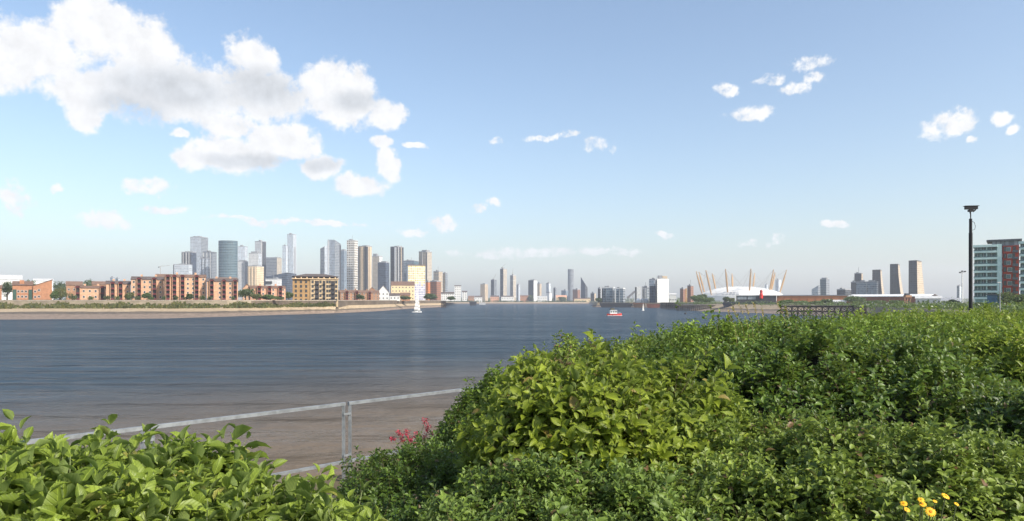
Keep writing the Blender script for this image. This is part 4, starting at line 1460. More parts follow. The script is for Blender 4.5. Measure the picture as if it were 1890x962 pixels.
def jetty(label, px0, px1, d0, d1, ydeck, wid, bents, braces, deckmat, zlow=-1.0, group='timber jetties'):
    w = Wall(px0, px1, d0, d1)
    zd = zof(ydeck, (d0 + d1) / 2)
    t = thing('timber_jetty', label, 'jetty', w.pt(w.L / 2, wid / 2, 0), group)
    npl = min(60, max(10, int(w.L / 1.2)))
    for i in range(npl):
        x0, x1 = w.L * i / npl, w.L * (i + 1) / npl - .06
        MB().prism(w.fp(x0, x1, 0, wid), zd - .3 + rnd.uniform(-.03, .03), zd + rnd.uniform(-.03, .03)).build('deck_plank', deckmat, t)
    MB().prism(w.fp(0, w.L, .15, .6), zd - 1.0, zd - .36).build('beam', TIMBER, t)
    MB().prism(w.fp(0, w.L, wid - .6, wid - .15), zd - 1.0, zd - .36).build('beam', TIMBER, t)
    if braces:
        for y in (.2, wid - .5):
            MB().prism(w.fp(0, w.L, y, y + .35), (zd + .2) / 2, (zd + .2) / 2 + .5).build('waling', TIMBER, t)
    for i in range(bents + 1):
        x = w.L * i / bents
        x = min(max(x, .3), w.L - .3)
        for y in (.4, wid - .4):
            MB().bar(w.pt(x, y, zlow), w.pt(x, y, zd - .35), .42).build('post', TIMBER, t)
        if braces and i < bents:
            x2 = w.L * (i + 1) / bents
            zm = (zd + .2) / 2 + .25
            for (za, zb_) in ((.2, zm), (zm, zd - .8)):
                MB().bar(w.pt(x, .15, za), w.pt(x2, .15, zb_), .28).build('brace', TIMBERG, t)
                MB().bar(w.pt(x, .15, zb_), w.pt(x2, .15, za), .28).build('brace', TIMBER, t)
    return t, w, zd


t, w, zd = jetty('dark cross-braced timber jetty with a grey plank deck above the hedge', 1439, 1600, 345, 330, 564, 9.0, 14, True, TIMBERG)
for i in range(12):
    MB().bar(w.pt(w.L * i / 11, .1, zd), w.pt(w.L * i / 11, .1, zd + 1.1), .1).build('rail_post', TIMBERG, t)
MB().bar(w.pt(0, .1, zd + 1.1), w.pt(w.L, .1, zd + 1.1), .1).build('handrail', TIMBERG, t)
jetty('plain dark pile jetty by the beach in front of the dome', 1250, 1334, 622, 616, 563.5, 8.0, 22, False, TIMBERG)
jetty('ramshackle brown timber wharf between the red barges and the pile jetty', 1219, 1249, 720, 690, 558.5, 7.0, 8, True, plain('brown_timber', (.16, .105, .07), .9, var=.3))
jetty('short black dolphin of piles off the end of the town wall', 814, 823, 880, 880, 555, 5.0, 3, True, TIMBER)


def barge(label, px0, px1, ytop, d, mat, deck):
    w = Wall(px0, px1, d)
    zt = zof(ytop, d)
    t = thing('barge', label, 'barge', w.pt(w.L / 2, 4, 0), 'moored barges')
    b = MB()
    wid = min(9.0, w.L * .35)
    r = min(3.0, w.L * .1)
    top = w.fp(0, w.L, 0, wid)
    bot = w.fp(r, w.L - r, .6, wid - .6)
    b.face([(*p, zt) for p in top])
    for i in range(4):
        j = (i + 1) % 4
        b.face([(*bot[i], -.6), (*bot[j], -.6), (*top[j], zt), (*top[i], zt)])
    b.face([(*p, -.6) for p in reversed(bot)])
    b.build('hull', mat, t)
    MB().prism(w.fp(w.L * .08, w.L * .92, 1, wid - 1), zt + .004, zt + .7).build('hatch', deck, t)
    MB().prism(w.fp(w.L * .02, w.L * .07, 1.2, 3.2), zt + .004, zt + 1.4).build('winch_house', deck, t)


BLACKH = plain('black_hull', (.028, .03, .036), .6, var=.3, scale=.1)
RUSTH = plain('rust_hull', lin(126, 78, 62), .8, var=.25, scale=.15)
BROWNH = plain('brown_hull', lin(96, 76, 60), .8, var=.25, scale=.15)
barge('long black barge moored in front of the glass offices', 1106, 1168, 560, 930, BLACKH, CHAR)
barge('short brown barge moored at the end of the black barge', 1168.5, 1191, 560.5, 900, BROWNH, RUSTH)
barge('rusty red barge below the tall white block', 1193, 1219, 561.5, 880, RUSTH, BROWNH)
barge('long dark blue barge lying below the black shed', 1333, 1436, 559.2, 578, plain('navy_hull', (.03, .035, .05), .6, var=.3, scale=.1), CHAR)
barge('small dark lighter off the far white sheds', 866, 880, 557.5, 1300, BLACKH, CHAR)
barge('small pale lighter near the far white sheds', 884, 897, 559, 1500, PALE, PARA)


def sail(name, p0, p1, p2, mat, t, bow):
    b = MB()
    n = 6
    e = (p1 - p0); h = (p2 - p0)
    out = Vector((0, -1, 0))
    for i in range(n):
        for j in range(n - i):
            def q(a, c):
                fa, fc = a / n, c / n
                return p0 + e * fa + h * fc + out * bow * math.sin(math.pi * min(1, fa + .001)) * (1 - fc)
            b.face([q(i, j), q(i + 1, j), q(i, j + 1)])
            if j < n - i - 1:
                b.face([q(i + 1, j), q(i + 1, j + 1), q(i, j + 1)])
    o = smooth(b.build(name, mat, t))
    md = o.modifiers.new('thickness', 'SOLIDIFY')
    md.thickness = .04
    return o


def hull_mesh(t, c, L, B, zk, zd, mat, name='hull', ang=0.0, deckmat=None):
    """lofted boat hull: bow at +x"""
    b = MB()
    st = [(-.5, .55, 1.0), (-.3, .92, .97), (0, 1.0, .95), (.25, .82, 1.0), (.42, .42, 1.12), (.5, .03, 1.22)]
    secs = []
    ca, sa = math.cos(ang), math.sin(ang)
    for x, bw, sh in st:
        row = []
        for f, zf in ((-1, 1), (-.85, .4), (-.35, 0), (.35, 0), (.85, .4), (1, 1)):
            lx, ly = x * L, f * bw * B / 2
            row.append((c.x + lx * ca - ly * sa, c.y + lx * sa + ly * ca, zk + (zd * sh - zk) * zf))
        secs.append(row)
    for a, d_ in zip(secs, secs[1:]):
        for i in range(5):
            b.face([a[i], d_[i], d_[i + 1], a[i + 1]])
        b.face([a[5], d_[5], d_[0], a[0]], mi=1)
    b.face(secs[0])
    return b.build(name, [mat, deckmat or WHITEC], t)


SAILC = plain('sail_cloth', (.80, .79, .75), .7, var=.04)


def yacht(label, px, ywl, ytop, d, name='sailing_boat'):
    c = P(px, ywl, d); c.z = 0
    ht = zof(ytop, d)
    L = ht * .46
    t = thing(name, label, 'sailing boat', (c.x, c.y, 0), 'sailing boats on the river')
    hull_mesh(t, c, L, L * .28, -.3, L * .085, WHITEC, ang=math.radians(35))
    ca, sa = math.cos(math.radians(35)), math.sin(math.radians(35))
    f = lambda x, z: Vector((c.x + x * ca, c.y + x * sa, z))
    zd_ = L * .085
    MB().tube([f(.08 * L, zd_), f(.08 * L, ht)], [L * .011, L * .006], 8).build('mast', PALE, t)
    MB().bar(f(.08 * L, zd_ + L * .1), f(-.34 * L, zd_ + L * .1), L * .012).build('boom', PALE, t)
    sail('mainsail', f(.07 * L, zd_ + L * .12), f(-.30 * L, zd_ + L * .12), f(.07 * L, ht * .97), SAILC, t, L * .05)
    sail('jib', f(.10 * L, zd_ + L * .06), f(.36 * L, zd_ + L * .05), f(.10 * L, ht * .86), SAILC, t, L * .05)
    MB().box(f(-.05 * L, zd_), (L * .28, L * .14, L * .05), math.radians(35)).build('cabin', WHITEC, t)


yacht('tall white-sailed yacht off the sandy end of the town wall', 769.5, 577, 534, 535)
yacht('small white-sailed dinghy by the ramshackle wharf', 1187, 573.5, 558.5, 625)


def workboat():
    d = 418
    c = P(1134, 583, d); c.z = 0
    RED = plain('boat_red', lin(214, 64, 48), .5, var=.08)
    t = thing('workboat', 'red-hulled workboat with a white wheelhouse heading along the river', 'boat', (c.x, c.y, 0))
    hull_mesh(t, c, 9.0, 3.2, -.3, 1.25, RED, ang=math.radians(8), deckmat=PALE)
    ang = math.radians(8)
    ca, sa = math.cos(ang), math.sin(ang)
    f = lambda x, y, z: Vector((c.x + x * ca - y * sa, c.y + x * sa + y * ca, z))
    wh = MB().box(f(-.8, 0, 1.2), (4.2, 2.3, 2.1), ang).build('wheelhouse', WHITEC, t)
    for x in (-2.2, -.8, .6):
        MB().box(f(x, -1.17, 2.0), (.9, .04, .8), ang).build('window', GLASS, wh)
    MB().box(f(1.33, 0, 2.0), (.04, 1.8, .8), ang).build('window', GLASS, wh)
    MB().box(f(-.8, 0, 3.304), (4.6, 2.6, .18), ang).build('roof', PARA, t)
    MB().box(f(-1.2, 0, 3.5), (2.2, 1.6, 1.0), ang).build('flybridge', plain('canvas_olive', (.12, .11, .07), .9), t)
    MB().tube([f(-.2, 0, 3.5), f(-.2, 0, 5.6)], [.05, .03], 6).build('mast', PARA, t)
    for s_ in (-1, 1):
        b = MB()
        b.tube([f(2.0, s_ * 1.1, 1.9), f(3.2, s_ * .8, 2.0), f(4.2, 0, 2.1)], .04, 6)
        for x, y in ((2.0, 1.1), (3.2, .8)):
            b.tube([f(x, s_ * y, 1.2), f(x, s_ * y, 1.98)], .035, 6)
        b.build('bow_rail', PALE, t)
    for x in (-3.2, -1.4, .6):
        smooth(MB().tube([f(x, -1.62, .55), f(x, -1.62, 1.05)], .22, 8).build('fender', CHAR, t))
    # broken white water round the hull
    FOAM = plain('foam_white', (.75, .76, .77), .8)
    b = MB()
    for k2 in range(240):
        u = rnd.random()
        x = 4.6 - u * 9
        sp = .9 + max(0, 4.6 - x) * .09
        y = rnd.choice((-1, 1)) * sp * rnd.uniform(.7, 1.25) * (1.3 if x < 3.5 else .5)
        s_ = rnd.uniform(.1, .4) * (1 if x > -5 else .6)
        p = f(x, y, .05)
        b.box((p.x, p.y, .0), (s_ * 2.4, s_, rnd.uniform(.06, .22)), ang + rnd.uniform(-.5, .5))
    o = b.build('bow_wave', FOAM, kind='stuff')
    o['label'] = 'broken white water along the red workboat'
    o['category'] = 'foam'


workboat()
c = P(1265, 578.5, 470); c.z = 0
t = thing('buoy', 'little dark mooring buoy on open water before the pile jetty', 'buoy', (c.x, c.y, 0))
smooth(MB().tube([c + Vector((0, 0, -.3)), c + Vector((0, 0, .3)), c + Vector((0, 0, .9)), c + Vector((0, 0, 1.1))], [.7, .9, .8, .3], 12).build('float', CHAR, t))
MB().tube([c + Vector((0, 0, 1.1)), c + Vector((0, 0, 1.9))], .08, 6).build('staff', CHAR, t)

# ================================================================ trees and bank plants
TREE_MATS = {
    'dark': leaf_mat('tree_dark', (.022, .045, .014), (.06, .10, .025)),
    'mid': leaf_mat('tree_mid', (.045, .085, .018), (.10, .16, .035)),
    'olive': leaf_mat('tree_olive', (.09, .10, .03), (.20, .18, .05)),
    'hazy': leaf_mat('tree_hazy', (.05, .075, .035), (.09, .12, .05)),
}
BARK = plain('bark', (.07, .055, .04), .95, var=.3)


def leaf_clump(c, rx, ry, rz, n, size, rs):
    """n small leaf faces in an uneven ellipsoid, more of them near its skin"""
    v = rs.normal(size=(n, 3))
    v /= np.linalg.norm(v, axis=1)[:, None] + 1e-9
    r = rs.uniform(.25, 1.0, n) ** .45
    lump = 1 + .22 * np.sin(v[:, 0] * 5 + c[0]) * np.cos(v[:, 2] * 6 + c[1]) + .12 * np.sin(v[:, 1] * 9 + c[2])
    p = v * (r * lump)[:, None] * np.array([rx, ry, rz]) + np.array(c)
    a = rs.normal(size=(n, 3)); a /= np.linalg.norm(a, axis=1)[:, None]
    b = np.cross(a, rs.normal(size=(n, 3))); b /= np.linalg.norm(b, axis=1)[:, None] + 1e-9
    s = (size * rs.uniform(.6, 1.3, n))[:, None]
    return np.stack([p - a * s, p + b * s * .6, p + a * s, p - b * s * .6], 1)


def quads_mesh(name, Q, mat, off):
    n = len(Q)
    me = bpy.data.meshes.new(name)
    me.vertices.add(n * 4); me.loops.add(n * 4); me.polygons.add(n)
    me.vertices.foreach_set('co', (Q.reshape(-1, 3) - np.array(off)).astype(np.float32).ravel())
    me.loops.foreach_set('vertex_index', np.arange(n * 4, dtype=np.int32))
    me.polygons.foreach_set('loop_start', np.arange(0, n * 4, 4, dtype=np.int32))
    me.materials.append(mat)
    me.update(calc_edges=True)
    return me


def tree(label, px, ytop, ybase, wpx, d, kind='mid', name='bank_tree', zb=None, group='bank trees', n=None):
    k2 = d / F
    if zb is None:
        zb = LEFT_Z if px < 930 else RIGHT_Z
        if d > 1925:
            zb = 5.0
    zt = zof(ytop, d)
    c = P(px, ybase, d)
    rs = np.random.default_rng(int(px * 7 + d))
    t = thing(name, label, 'tree', (c.x, c.y, zb), group)
    h = zt - zb
    hw = wpx * k2 / 2
    b = MB()
    cz = zb + h * .6
    b.tube([(c.x, c.y, zb - .3), (c.x + .2, c.y, zb + h * .3), (c.x, c.y, zb + h * .75)], [h * .035 + .08, h * .025 + .05, .04], 7)
    for a in range(4):
        an = a * 1.7 + px
        b.tube([(c.x, c.y, zb + h * (.25 + .08 * a)), (c.x + hw * .6 * math.cos(an), c.y + hw * .6 * math.sin(an), zb + h * (.5 + .1 * a))], [h * .015 + .04, .03], 5)
    b.build('trunk', BARK, t)
    nn = n or 700
    Q = []
    lobes = 7
    for i in range(lobes):
        an = i * 2.4 + px
        rr = hw * (.15 if i == 0 else rs.uniform(.35, .62))
        r = rs.uniform(.48, .68)
        Q.append(leaf_clump((c.x + rr * math.cos(an), c.y + rr * math.sin(an) * .8, zb + h * (.62 if i == 0 else rs.uniform(.36, .76))),
                            hw * r, hw * r, h * rs.uniform(.2, .3), nn // lobes, max(.22, 1.15 * k2), rs))
    Q = np.concatenate(Q)
    Q[:, :, 2] = np.minimum(Q[:, :, 2], zt)
    o = link('crown', quads_mesh('crown', Q, TREE_MATS[kind], t.location), t)
    return t


for spec in [
    ('big round dark green tree by the end of the town river wall', 794, 541, 555, 26, 830, 'dark'),
    ('dark tree beside the split brick house and the ochre cottage', 13, 519, 550, 22, 450, 'dark'),
    ('olive bushy tree between the split brick house and the two-storey terrace', 110, 529, 550, 26, 455, 'olive'),
    ('dark crown rising behind the two-storey terrace roofs', 160, 512.5, 540, 32, 590, 'dark'),
    ('small dark tree behind the single-pitch roof of the split house', 57, 515, 540, 18, 600, 'dark'),
    ('low dark tree left of the brown tiled house', 112, 519, 540, 26, 620, 'dark'),
    ('tall spreading dark tree between the four-storey terrace and the pink terrace', 453, 530, 552, 36, 462, 'dark'),
    ('light green tree before the pink terrace', 496, 543, 553, 28, 462, 'mid'),
    ('olive shrub tree at the pink terrace end', 474, 542, 553, 20, 461, 'olive'),
    ('green tree squeezed between the pink terrace and the warehouse', 533, 538, 553, 16, 492, 'mid'),
    ('light green tree in front of the four-storey gabled terrace', 271, 540, 551, 16, 436, 'mid'),
    ('dark conical tree before the tallest terrace block', 350, 541, 551, 12, 437, 'dark'),
    ('broad olive tree at the corner of the three-storey terrace', 238, 539, 551, 15, 437, 'olive'),
    ('mid green tree at the split brick house gable end', 100, 536, 551, 14, 428, 'mid'),
    ('dark tree before the brown brick terrace row', 664, 543, 556, 14, 590, 'dark'),
    ('dark bush tree by the small white cottage', 748, 546, 555, 20, 740, 'dark'),
    ('dark tree before the long white riverside terrace', 832, 546, 556, 14, 960, 'dark'),
    ('tall leafy tree at the foot of the broad white-flanked block', 979, 544, 556, 9, 1960, 'hazy'),
    ('dark tree cluster left of the rounded tower base', 1039, 548, 557, 14, 1950, 'hazy'),
    ('bushy tree at the river mouth before the slate block', 1106, 550, 559, 14, 1060, 'dark'),
    ('wide green tree in front of the dome beach jetty', 1288, 545, 560, 26, 680, 'mid'),
    ('taller dark tree beside the wide dome-side tree', 1295, 542, 560, 18, 700, 'dark'),
    ('round olive tree right of the dome-side trees', 1309, 548, 560, 22, 690, 'mid'),
    ('single round tree in front of the white dome wall', 1341, 547, 560, 13, 700, 'hazy'),
    ('little olive tree beside the black shed end', 1351, 550, 560, 11, 690, 'olive'),
    ('broad green tree in front of the white-roofed shed', 1578, 544.5, 561, 36, 520, 'dark'),
    ('scrubby tree at the joint of the orange shed and black shed', 1450, 553, 562, 30, 560, 'mid'),
    ('low scrub tree along the orange shed wall', 1478, 555, 562, 30, 550, 'mid'),
    ('dark shrub tree below the orange shed pilasters', 1505, 555, 562, 26, 540, 'dark'),
    ('dull green scrub tree before the small white boat shed', 1528, 552, 562, 24, 530, 'dark'),
    ('long low scrub tree under the white-roofed shed', 1615, 554, 562, 34, 560, 'dark'),
    ('scrubby tree beside the rusty hopper', 1656, 554, 564, 26, 500, 'dark'),
    ('dark tree by the pale site office', 1758, 552, 566, 22, 330, 'dark'),
    ('dense dark tree at the foot of the terracotta tower', 1860, 533, 572, 36, 240, 'dark'),
    ('tall dark tree overlapping the cut mint block', 1884, 540, 572, 34, 220, 'dark'),
    ('low dark tree by the camera post', 1812, 556, 572, 30, 230, 'dark'),
    ('low green tree under the mint block balconies', 1835, 560, 574, 26, 200, 'dark'),
]:
    tree(*spec, n=2200)

# garden shrubs along the top of the town wall
SHR = [(128, 540, 16), (136, 545, 14), (165, 547, 16), (198, 546, 14), (215, 547, 12), (236, 546, 12), (254, 547, 14), (278, 548, 16), (305, 547, 12), (325, 546, 14), (346, 548, 16), (372, 546, 18), (386, 547, 12), (430, 547, 10), (508, 547, 18), (520, 548, 12)]
for i, (px, yt, wp) in enumerate(SHR):
    d = float(np.interp(px, [0, 300, 420, 500], [427, 437, 443, 459]))
    k2 = d / F
    c = P(px, 551, d)
    t = thing('garden_shrub', 'small rounded garden shrub on top of the town river wall', 'shrub', (c.x, c.y, LEFT_Z), 'garden shrubs along the town wall')
    rs = np.random.default_rng(i + 50)
    h = zof(yt, d) - LEFT_Z
    MB().tube([(c.x, c.y, LEFT_Z - .1), (c.x, c.y, LEFT_Z + h * .6)], [.1, .04], 5).build('stem', BARK, t)
    Q = np.concatenate([leaf_clump((c.x + rs.uniform(-1, 1) * wp * k2 * .3, c.y + rs.uniform(-.4, .4), LEFT_Z + h * .5), wp * k2 * .28, 1.0, h * .5, 120, .28, rs) for _ in range(3)])
    link('foliage', quads_mesh('foliage', Q, TREE_MATS['mid' if i % 3 else 'dark'], t.location), t)

# weeds along the foot of the town wall and on the sand: nobody could count them
rs = np.random.default_rng(3)
n = 13000
fi = rs.uniform(0, NS - 1.01, n)
ii = fi.astype(int); ff = fi - ii
wa, wl_ = np.array(wap), np.array(wlp)
base = wa[ii] * (1 - ff[:, None]) + wa[ii + 1] * ff[:, None]
sea = wl_[ii] * (1 - ff[:, None]) + wl_[ii + 1] * ff[:, None]
dens = .5 + .5 * np.sin(fi * 1.9) * np.sin(fi * .7 + 1)
keep = (rs.uniform(0, 1, n) < .35 + .65 * dens) & (fi < 50)
t_ = rs.uniform(.0, .16, n)
xy = base + (sea - base) * t_[:, None]
z = 5.3 - t_ * 7
hgt = rs.uniform(.9, 3.4, n) * (1 - t_ * 3) * (.55 + .6 * dens)
ang = rs.uniform(0, math.pi, n)
wd = rs.uniform(.25, .7, n)
dx = np.stack([np.cos(ang) * wd, np.sin(ang) * wd, np.zeros(n)], 1)
b0 = np.concatenate([xy, z[:, None]], 1)
top = b0 + np.stack([rs.normal(0, .2, n), rs.normal(0, .2, n), hgt], 1)
Q = np.stack([b0 - dx * .6, b0 + dx * .6, top + dx, top - dx], 1)[keep]
WEED = leaf_mat('wall_weeds', (.06, .075, .02), (.17, .16, .05))
o = link('weeds', quads_mesh('weeds', Q, WEED, (0, 0, 0)))
o['kind'] = 'stuff'; o['label'] = 'green weeds along the foot of the town river wall'; o['category'] = 'weeds'

# far woods and roofs at the end of the reach: one mass in the haze
rs = np.random.default_rng(9)
Q = []
for i in range(420):
    x = rs.uniform(-2600, 3600); y = rs.uniform(2500, 3300)
    Q.append(leaf_clump((x, y, 9), rs.uniform(15, 45), 10, rs.uniform(6, 15), 46, 4.5, rs))
for i in range(160):
    x = rs.uniform(-230, 260); y = 1942
    Q.append(leaf_clump((x, y, 6.5), rs.uniform(3, 9), 3, rs.uniform(1.5, 4.0), 40, 1.0, rs))
o = link('treeline', quads_mesh('treeline', np.concatenate(Q), TREE_MATS['hazy'], (0, 0, 0)))
o['kind'] = 'stuff'; o['label'] = 'hazy line of distant trees closing the river'; o['category'] = 'treeline'
# scrub along the peninsula shore
Q = []
for i in range(260):
    px = rs.uniform(1250, 1890)
    d = float(np.interp(px, [1250, 1440, 1600, 1890], [680, 480, 300, 150])) * rs.uniform(1.0, 1.25)
    c = P(px, 560, d)
    hh = rs.uniform(.6, 2.2)
    Q.append(leaf_clump((c.x, c.y, RIGHT_Z + hh * .4), rs.uniform(1.5, 5), 1.5, hh, 60, .35, rs))
o = link('scrub', quads_mesh('scrub', np.concatenate(Q), TREE_MATS['mid'], (0, 0, 0)))
o['kind'] = 'stuff'; o['label'] = 'low scrub along the peninsula shore'; o['category'] = 'scrub'

# ================================================================ railing on the river wall
GALV = plain('galvanised_steel', (.36, .385, .40), .48, metal=.55, var=.22, scale=9.0, spec=.5)
ZT, ZB, ZG = H - 1.55, H - 2.42, H - 2.72
fen = thing('railing', 'galvanised steel railing on the river wall, its panels joined at paired posts', 'railing', fence_pt(0, 0, ZG))
PITCH = 2.8
for k2 in range(-3, 8):
    s0, s1 = k2 * PITCH, (k2 + 1) * PITCH
    a, b = s0 + .055, s1 - .055
    for s_ in (a, b):
        MB().bar(fence_pt(s_, 0, ZG - .05), fence_pt(s_, 0, ZT - .024), .042, .042).build('post', GALV, fen)
    MB().bar(fence_pt(a - .026, 0, ZT), fence_pt(b + .026, 0, ZT), .046, .046).build('rail', GALV, fen)
    MB().bar(fence_pt(a + .026, 0, ZB), fence_pt(b - .026, 0, ZB), .038, .042).build('rail', GALV, fen)
    MB().bar(fence_pt(b - .02, -.032, ZT - .15), fence_pt(b + .11, -.032, ZT - .15), .014, .03).build('clamp', GALV, fen)
    MB().bar(fence_pt(b - .02, -.032, ZB + .1), fence_pt(b + .11, -.032, ZB + .1), .014, .03).build('clamp', GALV, fen)
    for s_ in (a, b):
        MB().box(fence_pt(s_, 0, ZG - .055), (.085, .12, .012), math.radians(45)).build('base_plate', GALV, fen)

# ================================================================ camera post
d = 28.0
c = P(1791.5, 580, d)
BLACKP = plain('black_paint', (.018, .018, .022), .45, var=.2, scale=2.0)
post = thing('camera_post', 'tall black post with a security camera box on top', 'camera post', (c.x, c.y, H - 1.75))
zt = zof(404, d)
smooth(MB().tube([(c.x, c.y, H - 1.9), (c.x, c.y, zof(430, d))], [.068, .068], 14).build('pole', BLACKP, post))
smooth(MB().tube([(c.x, c.y, zof(430, d)), (c.x, c.y, zt)], [.056, .056], 14).build('upper_pole', BLACKP, post))
smooth(MB().tube([(c.x, c.y, zt), (c.x, c.y, zof(396, d)), (c.x - .02, c.y, zof(391, d))], [.02, .022, .03], 8).build('neck', BLACKP, post))
MB().box((c.x, c.y, zof(391, d)), (.16, .14, .08)).build('bracket', BLACKP, post)
head = MB().box((c.x + .02, c.y, zof(386.5, d)), (.44, .16, .12), math.radians(-6)).build('camera_housing', BLACKP, post)
MB().box((c.x + .02, c.y, zof(386.5, d) + .1205), (.52, .2, .02), math.radians(-6)).build('sun_shield', BLACKP, head)
MB().bar((c.x + .1, c.y, zof(391, d)), (c.x + .2, c.y, zof(387, d)), .04).build('wiper_arm', BLACKP, post)
smooth(MB().tube([(c.x + .05, c.y - .03, zof(409, d)), (c.x + .13, c.y - .03, zof(411, d)), (c.x + .17, c.y - .03, zof(418, d)), (c.x + .14, c.y - .03, zof(424, d)), (c.x + .05, c.y - .03, zof(425, d))], .009, 6).build('cable', BLACKP, post))

# ================================================================ shrubs of the embankment
T_NEAR_ST = [(.0, 0.0, 0.0), (.22, .38, .0), (.5, .5, -.02), (.78, .31, -.09), (1.0, 0.0, -.22)]


def leaf_template(near):
    if near:
        v = [(0, 0, 0)]
        for t, w_, z in T_NEAR_ST[1:-1]:
            v += [(t, -w_, z + .20 * w_ * 2), (t, 0, z), (t, w_, z + .20 * w_ * 2)]
        v.append((1, 0, T_NEAR_ST[-1][2]))
        f = [(0, 1, 2), (0, 2, 3)]
        for s in range(2):
            b = 1 + 3 * s
            f += [(b, b + 3, b + 4, b + 1), (b + 1, b + 4, b + 5, b + 2)]
        f += [(7, 10, 8), (8, 10, 9)]
        return np.array(v, float), f
    v = [(0, 0, 0), (.45, -.5, .14), (.5, 0, -.02), (.45, .5, .14), (1, 0, -.16)]
    return np.array(v, float), [(0, 1, 2), (0, 2, 3), (1, 4, 2), (2, 4, 3)]


def leaves_mesh(name, pos, ax, nr, L, wr, near, mat, off):
    v, f = leaf_template(near)
    n = len(pos)
    side = np.cross(nr, ax)
    side /= np.linalg.norm(side, axis=1)[:, None] + 1e-9
    up = np.cross(ax, side)
    V = pos[:, None, :] + L[:, None, None] * (v[None, :, 0:1] * ax[:, None, :] + v[None, :, 1:2] * wr * side[:, None, :] + v[None, :, 2:3] * up[:, None, :])
    nv = len(v)
    lv, starts, c = [], [], 0
    for q in f:
        starts.append(c); lv += q; c += len(q)
    lv = np.array(lv); starts = np.array(starts)
    me = bpy.data.meshes.new(name)
    me.vertices.add(n * nv); me.loops.add(n * len(lv)); me.polygons.add(n * len(f))
    me.vertices.foreach_set('co', (V.reshape(-1, 3) - np.array(off)).astype(np.float32).ravel())
    me.loops.foreach_set('vertex_index', (lv[None] + (np.arange(n) * nv)[:, None]).astype(np.int32).ravel())
    me.polygons.foreach_set('loop_start', (starts[None] + (np.arange(n) * len(lv))[:, None]).astype(np.int32).ravel())
    me.polygons.foreach_set('use_smooth', np.ones(n * len(f), bool))
    me.materials.append(mat)
    if near:
        uvl = me.uv_layers.new(name='UVMap')
        uvl.data.foreach_set('uv', np.tile(v[lv][:, :2], (n, 1)).astype(np.float32).ravel())
    me.update(calc_edges=True)
    return me


_unit = {}


def unit_leaf(wr, mat):
    key = (wr, mat.name)
    if key not in _unit:
        v, f = leaf_template(True)
        me = bpy.data.meshes.new('leaf')
        me.from_pydata([(a, b * wr, c) for a, b, c in v], [], f)
        me.polygons.foreach_set('use_smooth', [True] * len(f))
        me.materials.append(mat)
        uvl = me.uv_layers.new(name='UVMap')
        uvl.data.foreach_set('uv', [float(q) for fc in f for i in fc for q in v[i][:2]])
        me.update()
        _unit[key] = me
    return _unit[key]


def lumps(x, y, sc_, seed):
    r = np.random.default_rng(seed)
    out = np.zeros_like(x)
    for k2 in range(7):
        a = r.uniform(0, 2 * math.pi); fq = sc_ * r.uniform(.6, 2.2); ph = r.uniform(0, 6.28)
        out += np.sin((x * math.cos(a) + y * math.sin(a)) * fq + ph) / (1 + .35 * k2)
    fine = np.zeros_like(x)
    for k2 in range(9):
        a = r.uniform(0, 2 * math.pi); fq = sc_ * r.uniform(2.4, 5.0); ph = r.uniform(0, 6.28)
        fine += np.sin((x * math.cos(a) + y * math.sin(a)) * fq + ph)
    return out / 2.6 + fine / 7.0


GROUND = H - 1.76


